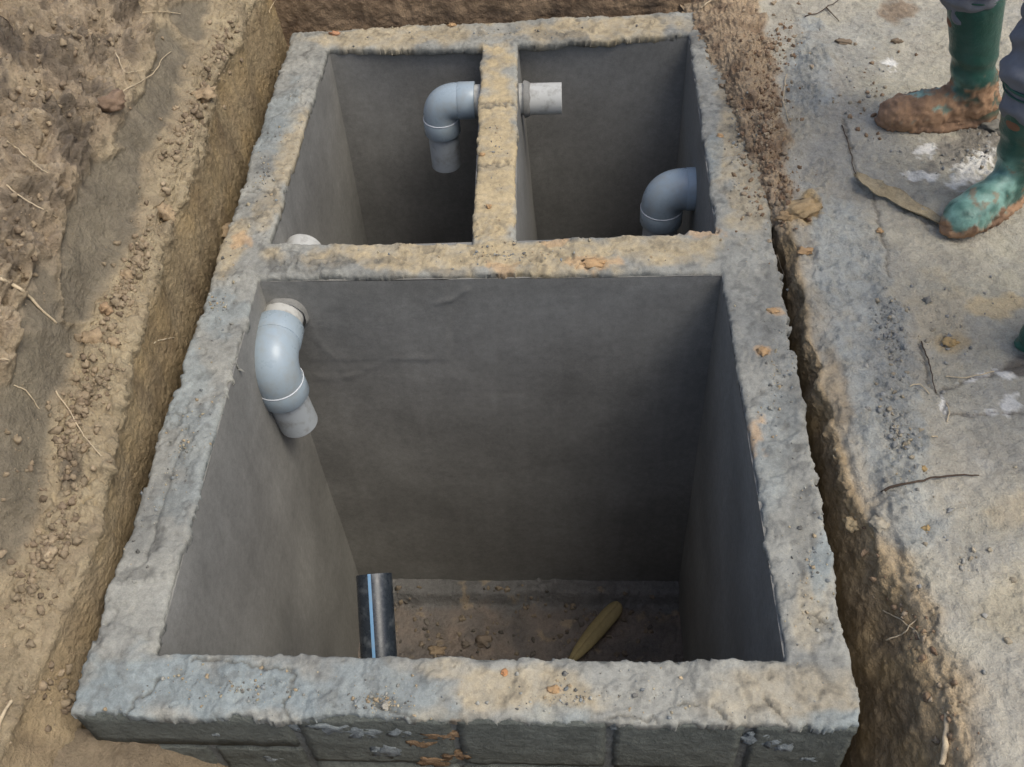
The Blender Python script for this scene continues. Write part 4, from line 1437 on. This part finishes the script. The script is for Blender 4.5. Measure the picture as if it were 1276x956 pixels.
def hit(px_, py_):
    d = ray(px_, py_)
    l, n, i, dist = BV.ray_cast(Vector(CAM), Vector(d / np.linalg.norm(d)))
    return (np.array(l), np.array(n)) if l is not None else (None, None)


def strand(name, label, cat, pts, r0, r1, mat, lift=.004, group=None, arch=.0, n=26, wob=.004, seed=0):
    """root or twig lying on the surface through the given image points"""
    W_ = []
    P_ = np.array(pts, float)
    cum = np.concatenate([[0], np.cumsum(np.linalg.norm(np.diff(P_, axis=0), axis=1))])
    for i, t in enumerate(np.linspace(0, cum[-1], n)):
        a, b = np.interp(t, cum, P_[:, 0]), np.interp(t, cum, P_[:, 1])
        h_, nn = hit(a, b)
        if h_ is None:
            continue
        W_.append(h_ + np.array([0, 0, lift + arch * math.sin(math.pi * t / cum[-1])]))
    W_ = np.array(W_)
    k = np.array([1, 2, 3, 2, 1]) / 9.0
    Wp = np.concatenate([W_[:1]] * 2 + [W_] + [W_[-1:]] * 2)
    W2 = sum(k[j] * Wp[j:j + len(W_)] for j in range(5))
    W2 += wob * np.stack([fbm(W2, 25, 3, seed=seed), fbm(W2, 25, 3, seed=seed + 1), 0.3 * fbm(W2, 25, 3, seed=seed + 2)], 1)
    V, F = tube(W2, np.linspace(r0, r1, len(W2)) * (1 + .2 * fbm(W2, 60, 2, seed=seed + 3)), 7)
    o = meshobj(name, V, F, mat, origin=tuple(W2[0]))
    tag(o, label, cat, group)
    return o


RG = 'roots sticking out of the left bank'
roots = [
    ([(126, 126), (151, 121), (180, 105), (196, 93), (203, 75), (216, 65)], .0016, .0010, 'root', 'long pale root curving across the upper left bank towards the scraped patch'),
    ([(145, 66), (150, 82), (158, 97), (178, 92), (193, 90)], .0015, .0009, 'root', 'forked pale root near the top of the left bank'),
    ([(8, 178), (30, 195), (50, 213), (64, 219)], .0016, .001, 'root', 'thin pale root on the lumpy soil at the left edge'),
    ([(8, 232), (28, 250), (52, 265), (74, 273)], .0018, .001, 'root', 'pale curved root below the dark hollow of the left bank'),
    ([(0, 349), (25, 362), (48, 382), (74, 406)], .0042, .0020, 'root', 'thick straw coloured stalk lying on the left bank at the frame edge'),
    ([(0, 22), (12, 30), (18, 44), (4, 62)], .0018, .001, 'twig', 'dark bent root at the top left corner'),
    ([(175, 18), (200, 19), (226, 19)], .0013, .0009, 'root', 'short straight pale root at the top of the left bank'),
    ([(70, 488), (86, 512), (105, 545), (118, 560), (128, 572)], .0016, .0010, 'root', 'straight straw lying on the crumbs beside the near left wall'),
    ([(18, 482), (35, 492), (52, 512)], .0014, .0009, 'root', 'short pale root on the dark scraped soil near the left edge'),
    ([(192, 430), (205, 427), (218, 423)], .0015, .001, 'root', 'tiny root on the cut face beside the left wall'),
    ([(0, 450), (15, 452)], .0018, .0012, 'root', 'short pale stub of root at the left frame edge'),
    ([(336, 18), (341, 8), (345, 0)], .0014, .001, 'root', 'thin root at the far left corner of the pit'),
    ([(0, 915), (6, 895), (14, 876)], .004, .003, 'root', 'pale stalk on the soil at the bottom left edge'),
]
for i, (pts, r0, r1, m_, lab) in enumerate(roots):
    strand('root' if i not in (4, 7, 12) else 'dry_stalk', lab, 'root' if i not in (4, 7, 12) else 'stalk', pts, r0, r1, m_, .005, RG if i not in (4, 7, 12) else None, arch=.006, seed=820 + i)
twigs = [
    ([(1094, 616), (1112, 606), (1150, 602), (1165, 597), (1195, 594), (1222, 593)], .0028, .0014, 'twig', 'dark thin twig on the grey ground right of the trench'),
    ([(1002, 22), (1020, 18), (1040, 5), (1046, 0)], .002, .0012, 'twig', 'dark forked twig on the ground at the top right'),
    ([(1028, 10), (1036, 18), (1045, 28)], .002, .0012, 'twig', 'short dark twig below the forked twig at the top right'),
    ([(1048, 156), (1055, 175), (1060, 195), (1066, 222)], .0016, .0012, 'twig', 'thin dark stem running up from the dry leaf strip'),
    ([(1148, 425), (1156, 455), (1166, 492)], .0016, .001, 'twig', 'thin dark stem on the ground below the green boots'),
    ([(1174, 955), (1176, 925), (1178, 890)], .0055, .0045, 'root', 'pale stick upright on the trench side at the bottom right'),
    ([(873, 12), (885, 4), (898, 0)], .003, .002, 'root', 'dry grass blade at the far right corner of the tank'),
    ([(968, 318), (973, 335), (978, 345)], .0016, .001, 'root', 'pale straw across the narrow gap right of the tank'),
    ([(1104, 800), (1128, 790), (1142, 772)], .0016, .001, 'root', 'thin root fibre on the crumbling trench edge'),
    ([(1098, 760), (1122, 775), (1140, 790), (1150, 805)], .0016, .001, 'root', 'long root fibre hanging on the trench edge'),
    ([(980, 92), (975, 130), (985, 158)], .0015, .001, 'root', 'pale fibre in the brown soil beside the rear right wall'),
    ([(1180, 528), (1184, 515), (1178, 503)], .0018, .001, 'root', 'white straw standing beside the white smeared corner on the right'),
    ([(1176, 470), (1200, 474), (1225, 468), (1240, 464)], .0018, .0012, 'root', 'white frayed string on the ground at the right edge'),
    ([(1160, 545), (1168, 546)], .0018, .0012, 'root', 'short white splinter on the ground left of the smeared corner'),
    ([(1132, 484), (1146, 480), (1158, 492)], .0015, .001, 'root', 'curved pale straw on the grey mortar patch at right'),
]
for i, (pts, r0, r1, m_, lab) in enumerate(twigs):
    strand('twig' if m_ == 'twig' else 'straw', lab, 'twig' if m_ == 'twig' else 'straw', pts, r0, r1, m_, .003, None, arch=.004, seed=860 + i)


def clod(px_, py_, r, col_, label, cat='clod', name='soil_clod', flat=.7, seed=0, sub=3, stretch=1.0, rot=0.0, group=None):
    p_, n = hit(px_, py_)
    if p_ is None:
        return
    V, F = lump_mesh(sub, seed, .5, .25)
    V = V * np.array([r * stretch, r, r * flat])
    ca, sa = math.cos(rot), math.sin(rot)
    V = V @ np.array([[ca, -sa, 0], [sa, ca, 0], [0, 0, 1]]).T
    V = V + p_ + np.array([0, 0, r * flat * .35])
    cc = mixc(np.tile(np.array(col_, np.float32), (len(V), 1)), np.array(col_) * .7, np.clip(.3 + fbm(V, 60, 3, seed=seed), 0, 1))
    o = meshobj(name, V, F, 'crumb', col=cc, smooth=True, origin=tuple(p_))
    tag(o, label, cat, group)
    return o


LT = srgb(172, 150, 120)
cl = [
    (282, 290, .030, LT, 'tan soil clod stuck on the left wall corner beside the cross wall', .5, 1.5, .3),
    (738, 328, .016, CLAY, 'orange clay crumb on the middle of the cross wall', .4, 1.8, 0),
    (950, 439, .011, CLAY, 'orange clay lump on the right wall beside the large chamber', .7, 1, 0),
    (690, 860, .008, CLAY, 'pale orange pebble on the front wall below the leaf', .6, 1.2, 0),
    (629, 838, .006, srgb(194, 142, 100), 'small orange chip on the inner edge of the front wall', .7, 1, 0),
    (609, 258, .007, CLAY, 'orange crumb low on the narrow partition', .7, 1, 0),
    (601, 193, .006, CLAY, 'yellowish crumb halfway along the narrow partition', .6, 1.3, 0),
    (1003, 313, .012, CLAY, 'orange clay lump on the grey mortar right of the gap', .5, 1.4, 0),
    (1000, 262, .032, srgb(176, 152, 116), 'large ochre soil clod on the ground right of the cross wall', .55, 1.5, .6),
    (978, 272, .018, srgb(172, 146, 112), 'ochre clod leaning into the right hand gap', .7, 1.1, .2),
    (897, 170, .008, CLAY, 'tiny orange crumb on the rear right wall', .6, 1, 0),
    (563, 32, .010, CLAY, 'orange crumb on the back wall left of the partition', .6, 1.3, 0),
    (418, 42, .012, srgb(186, 140, 108), 'reddish clay chip on the back wall near its left corner', .45, 1.6, 0),
    (208, 268, .021, LT, 'squarish tan clod on the ledge of the left bank', .9, 1, .3),
    (116, 424, .020, LT, 'round tan clod at the lower end of the left ledge', .8, 1.1, 0),
    (142, 428, .013, LT, 'smaller tan clod just right of the round clod on the ledge', .8, 1, 0),
    (132, 386, .014, srgb(176, 148, 116), 'brownish clod above the round clod on the ledge', .8, 1, 0),
    (158, 344, .013, LT, 'small tan clod on the middle of the left ledge', .8, 1.2, 0),
    (140, 132, .026, srgb(140, 118, 98), 'dark brown clod jutting out high on the left bank', .7, 1.2, .4),
    (258, 118, .022, LT, 'wide tan lump on the upper end of the ledge', .6, 1.5, .8),
    (963, 388, .008, CLAY, 'orange smear of clay at the outer edge of the right wall', .4, 1.6, 0),
    (1184, 428, .012, srgb(190, 160, 112), 'small ochre lump on the ground below the boots', .6, 1.3, 0),
    (1155, 375, .010, srgb(140, 136, 126), 'grey pebble on the ground below the boots', .7, 1, 0),
    (1236, 160, .022, srgb(126, 122, 112), 'dark grey stone between the two green boots', .6, 1.5, -.3),
    (1052, 53, .014, srgb(134, 118, 98), 'brown clod on the ground at the top right', .5, 1.7, 0),
    (1118, 52, .010, srgb(134, 118, 98), 'small brown clod left of the far boot shaft', .6, 1.4, 0),
    (1096, 288, .007, CLAY, 'tiny orange chip below the dry leaf strip', .6, 1.2, 0),
    (1155, 660, .008, OCHRE, 'ochre crumb below the dark twig', .7, 1, 0),
    (1150, 585, .007, OCHRE, 'ochre crumb just above the dark twig', .7, 1, 0),
    (1095, 655, .016, srgb(176, 166, 146), 'grey tan clod on the trench edge', .7, 1.2, 0),
    (1062, 655, .016, srgb(180, 160, 126), 'pale clod poking out of the trench side', .8, 1, 0),
    (602, 800, .022, srgb(134, 120, 104), 'stone on the chamber floor between the black pipe and the leaf', .6, 1.3, 0),
    (580, 803, .012, srgb(120, 110, 98), 'small stone left of the larger floor stone', .6, 1.2, 0),
    (545, 812, .018, srgb(160, 140, 114), 'pale lump on the chamber floor near the front wall', .4, 1.4, 0),
    (480, 880, .008, srgb(170, 164, 150), 'grey gravel crumb on the front wall above the black pipe', .7, 1, 0),
]
for i, (a, b, r, c_, lab, fl, st, ro) in enumerate(cl):
    clod(a, b, r, c_, lab, 'stone' if ('stone' in lab or 'pebble' in lab or 'gravel' in lab) else 'clod', 'stone' if ('stone' in lab or 'pebble' in lab or 'gravel' in lab) else 'soil_clod', fl, 900 + i * 3, 3, st, ro)

# ---- fallen leaf on the chamber floor
pa, pb = hit(771, 760)[0], hit(707, 834)[0]
if pb[2] > -1.2:
    pb = at(707, 834, z=-DEPTH)
pb = np.array([pb[0], pb[1], -DEPTH + .02])
pa = np.array([pa[0], pa[1], -DEPTH + .045])
dl = pb - pa
ln = np.linalg.norm(dl)
dl /= ln
sd_ = np.cross(dl, [0, 0, 1.0])
sd_ /= np.linalg.norm(sd_)
un = np.cross(sd_, dl)
prof = [(0, .45), (.03, .72), (.08, .9), (.18, 1.0), (.45, 1.0), (.65, .88), (.8, .68), (.9, .45), (.97, .22), (1.0, .10)]
V, F = [], []
nu, nw = 40, 9
for layer, off in ((0, .0011), (1, -.0011)):
    for i in range(nu):
        t = i / (nu - 1)
        w = np.interp(t, [p_[0] for p_ in prof], [p_[1] for p_ in prof]) * .030
        for k in range(nw):
            s_ = (k - (nw - 1) / 2) / ((nw - 1) / 2)
            z_ = .012 - .016 * s_ * s_ * w / .030 + .012 * math.sin(t * math.pi) + off * (1 - .8 * abs(s_)) - (.0015 if k == nw // 2 else 0)
            V.append(pa + dl * ln * t + sd_ * (w * s_) + un * z_)
o2 = nu * nw
for i in range(nu - 1):
    for k in range(nw - 1):
        a = i * nw + k
        F.append((a, a + 1, a + nw + 1, a + nw))
        F.append((a + o2 + nw, a + nw + 1 + o2, a + 1 + o2, a + o2))
bnd = [i * nw for i in range(nu)] + [(nu - 1) * nw + k for k in range(1, nw)] + [i * nw + nw - 1 for i in range(nu - 2, -1, -1)] + [k for k in range(nw - 2, 0, -1)]
for a, b in zip(bnd, bnd[1:] + bnd[:1]):
    F.append((a, b, b + o2, a + o2))
lf = empty('leaf', tuple(pa))
tag(lf, 'long olive brown fallen leaf lying on the floor of the large chamber', 'leaf')
meshobj('leaf_blade', V, F, 'leaf', lf)
V, F = tube([pa + dl * ln * t + un * (.0125 * math.sin(min(t, 1) * math.pi) + .0012) for t in np.linspace(.02, .985, 24)], np.linspace(.0012, .0022, 24), 7)
V = V + un * .012
meshobj('midrib', V, F, 'leaf', lf)

# ---- dry leaf strip by the boots
pts = [(1064, 222), (1078, 233), (1092, 243), (1112, 250), (1140, 264), (1172, 280)]
C_ = [hit(*p_)[0] for p_ in pts]
tt = np.linspace(0, 1, 34)
C_ = np.array(C_)
ct = np.linspace(0, 1, len(C_))
path = np.stack([np.interp(tt, ct, C_[:, k]) for k in range(3)], 1)
wid = np.interp(tt, [0, .1, .25, .42, .5, .62, .85, 1], [.005, .018, .026, .024, .013, .022, .026, .014])
V, F = [], []
nw = 9
T_ = np.gradient(path, axis=0)
for layer in (0, 1):
    for i in range(len(tt)):
        t_ = T_[i] / np.linalg.norm(T_[i])
        s_ = np.cross(t_, [0, 0, 1.0])
        s_ /= np.linalg.norm(s_)
        for k in range(nw):
            q_ = (k - 4) / 4.0
            tw = .5 * math.sin(tt[i] * 7)
            z_ = .009 + .010 * q_ * q_ + .007 * q_ * math.sin(tt[i] * 9) + .006 * math.sin(tt[i] * 5) - layer * .0022
            V.append(path[i] + s_ * wid[i] * q_ * (1 + .12 * math.sin(i * .7 + k * .4)) + np.array([0, 0, max(z_, .001)]))
o2 = len(tt) * nw
for i in range(len(tt) - 1):
    for k in range(nw - 1):
        a = i * nw + k
        F.append((a, a + 1, a + nw + 1, a + nw))
        F.append((a + o2 + nw, a + nw + 1 + o2, a + 1 + o2, a + o2))
nu = len(tt)
bnd = [i * nw for i in range(nu)] + [(nu - 1) * nw + k for k in range(1, nw)] + [i * nw + nw - 1 for i in range(nu - 2, -1, -1)] + [k for k in range(nw - 2, 0, -1)]
for a, b in zip(bnd, bnd[1:] + bnd[:1]):
    F.append((a, b, b + o2, a + o2))
st = meshobj('dry_leaf_strip', V, F, 'strip', origin=tuple(path[0]))
tag(st, 'curled tan strip of dry leaf on the ground at the toe of the near boot', 'dry leaf')

# ---- uncountable crumbs
SH = [lump_mesh(1, s_, .55, .2) for s_ in range(8)]
SH2 = [lump_mesh(2, s_, .55, .3) for s_ in range(8)]


def crumbs(name, label, pts, sizes, cols):
    Vs, Fs, Cs, o = [], [], [], 0
    for i in range(len(pts)):
        V, F = (SH2 if sizes[i] > .0035 else SH)[i % 8]
        a = rng.uniform(0, 6.28, 3)
        ca, sa = np.cos(a), np.sin(a)
        Rm = np.array([[ca[0], -sa[0], 0], [sa[0], ca[0], 0], [0, 0, 1]]) @ np.array([[1, 0, 0], [0, ca[1], -sa[1]], [0, sa[1], ca[1]]])
        V2 = (V * rng.uniform(.6, 1.25, 3)) @ Rm.T * sizes[i] + pts[i] + np.array([0, 0, sizes[i] * .25])
        Vs.append(V2)
        Fs.append(F + o)
        o += len(V)
        Cs.append(np.tile(cols[i], (len(V), 1)))
    ob = meshobj(name, np.concatenate(Vs), np.concatenate(Fs), 'crumb', col=np.concatenate(Cs), smooth=True)
    tag(ob, label, None, None, 'stuff')
    return ob


def sample_pixels(n, regions):
    """random image points inside ellipses -> surface points"""
    out = []
    wts = np.array([r[5] for r in regions], float)
    wts /= wts.sum()
    for k in rng.choice(len(regions), n, p=wts):
        a, b, rx, ry, ro, _ = regions[k]
        th, rr = rng.uniform(0, 6.283), abs(rng.normal(0, .55))
        u, v = rx * rr * math.cos(th), ry * rr * math.sin(th)
        c_, s_ = math.cos(math.radians(ro)), math.sin(math.radians(ro))
        h_, nn = hit(a + u * c_ - v * s_, b + u * s_ + v * c_)
        if h_ is not None and h_[2] > -.7:
            out.append(h_)
    return np.array(out)


def sizes_for(n, lo, hi, pw=2.6):
    return lo + (hi - lo) * rng.random(n) ** pw


def pick(n, cols, jit=.12):
    c_ = np.array(cols)[rng.integers(0, len(cols), n)]
    return np.clip(c_ * (1 + rng.normal(0, jit, (n, 1))), 0.01, .9)


pts = sample_pixels(2600, [(235, 150, 130, 26, -63, 1.2), (160, 350, 130, 28, -66, 1.5), (100, 510, 130, 34, -70, 1.5), (60, 690, 120, 40, -65, 1.2), (60, 120, 110, 90, 0, .45), (30, 290, 60, 120, 0, .3), (110, 40, 110, 40, 0, .3), (20, 560, 40, 90, 0, .15), (80, 860, 70, 60, 0, .2), (275, 60, 60, 26, -60, .6)])
pts = pts[(pts[:, 0] < -.705) & (rng.random(len(pts)) < .75)]
crumbs('soil_crumbs', 'loose tan soil crumbs scattered over the left bank and its ledge', pts, sizes_for(len(pts), .0016, .0095, 3.2), pick(len(pts), [srgb(158, 141, 116), srgb(132, 116, 96), srgb(150, 133, 109), srgb(142, 127, 104)], .1))
pts = sample_pixels(1000, [(955, 150, 36, 150, 8, 2.2), (960, 60, 50, 60, 0, 1.2), (1130, 770, 100, 26, 60, .25), (1180, 900, 60, 26, 80, .12), (1080, 120, 90, 110, 0, .25), (980, 240, 26, 50, 0, .8)])
crumbs('earth_crumbs', 'loose brown and grey crumbs scattered along the right edge of the tank', pts, sizes_for(len(pts), .0015, .008), pick(len(pts), [srgb(146, 124, 100), srgb(128, 106, 86), srgb(156, 140, 118)]))
pts = sample_pixels(700, [(1110, 420, 80, 24, 68, .9), (1118, 540, 90, 26, 75, .9), (1215, 190, 60, 40, -20, .6), (1180, 420, 80, 90, 0, .5), (1080, 120, 90, 110, 0, .4), (1200, 700, 90, 160, 0, .35)])
crumbs('ground_grit', 'loose grey grit scattered over the trodden ground on the right', pts, sizes_for(len(pts), .0012, .006, 3.0), pick(len(pts), [srgb(158, 154, 144), srgb(142, 141, 136), srgb(166, 154, 132)]))
pts = sample_pixels(1900, [(480, 875, 60, 26, 0, 1.0), (300, 860, 200, 40, 2, 1.0), (720, 870, 240, 36, 0, 1.2), (1010, 700, 40, 160, 8, 1.1), (970, 480, 36, 120, 8, 1.0), (615, 190, 28, 130, 0, .5), (620, 318, 280, 18, 0, 1.0), (330, 220, 34, 140, 22, .9), (225, 560, 40, 150, 22, .9), (630, 42, 230, 14, -3, .7), (920, 180, 30, 120, 6, .8), (270, 380, 30, 50, 20, .5)])
pts = pts[np.abs(pts[:, 2]) < .05]
crumbs('mortar_crumbs', 'loose mortar grit scattered over the wall tops', pts, sizes_for(len(pts), .001, .0042, 3.5), pick(len(pts), [srgb(156, 154, 144), srgb(136, 139, 137), srgb(172, 160, 134), srgb(112, 110, 104), srgb(168, 150, 122)]))
pts = np.stack([rng.uniform(-.5, .5, 500), rng.uniform(.55, .98, 500), np.full(500, -DEPTH)], 1)
pts = np.array([np.array(BV.ray_cast(Vector((p_[0], p_[1], -1.2)), Vector((0, 0, -1)))[0]) for p_ in pts])
crumbs('floor_crumbs', 'loose debris crumbs on the floor of the large chamber', pts, sizes_for(len(pts), .002, .011), pick(len(pts), [srgb(128, 116, 100), srgb(104, 98, 90), srgb(142, 128, 108)]))
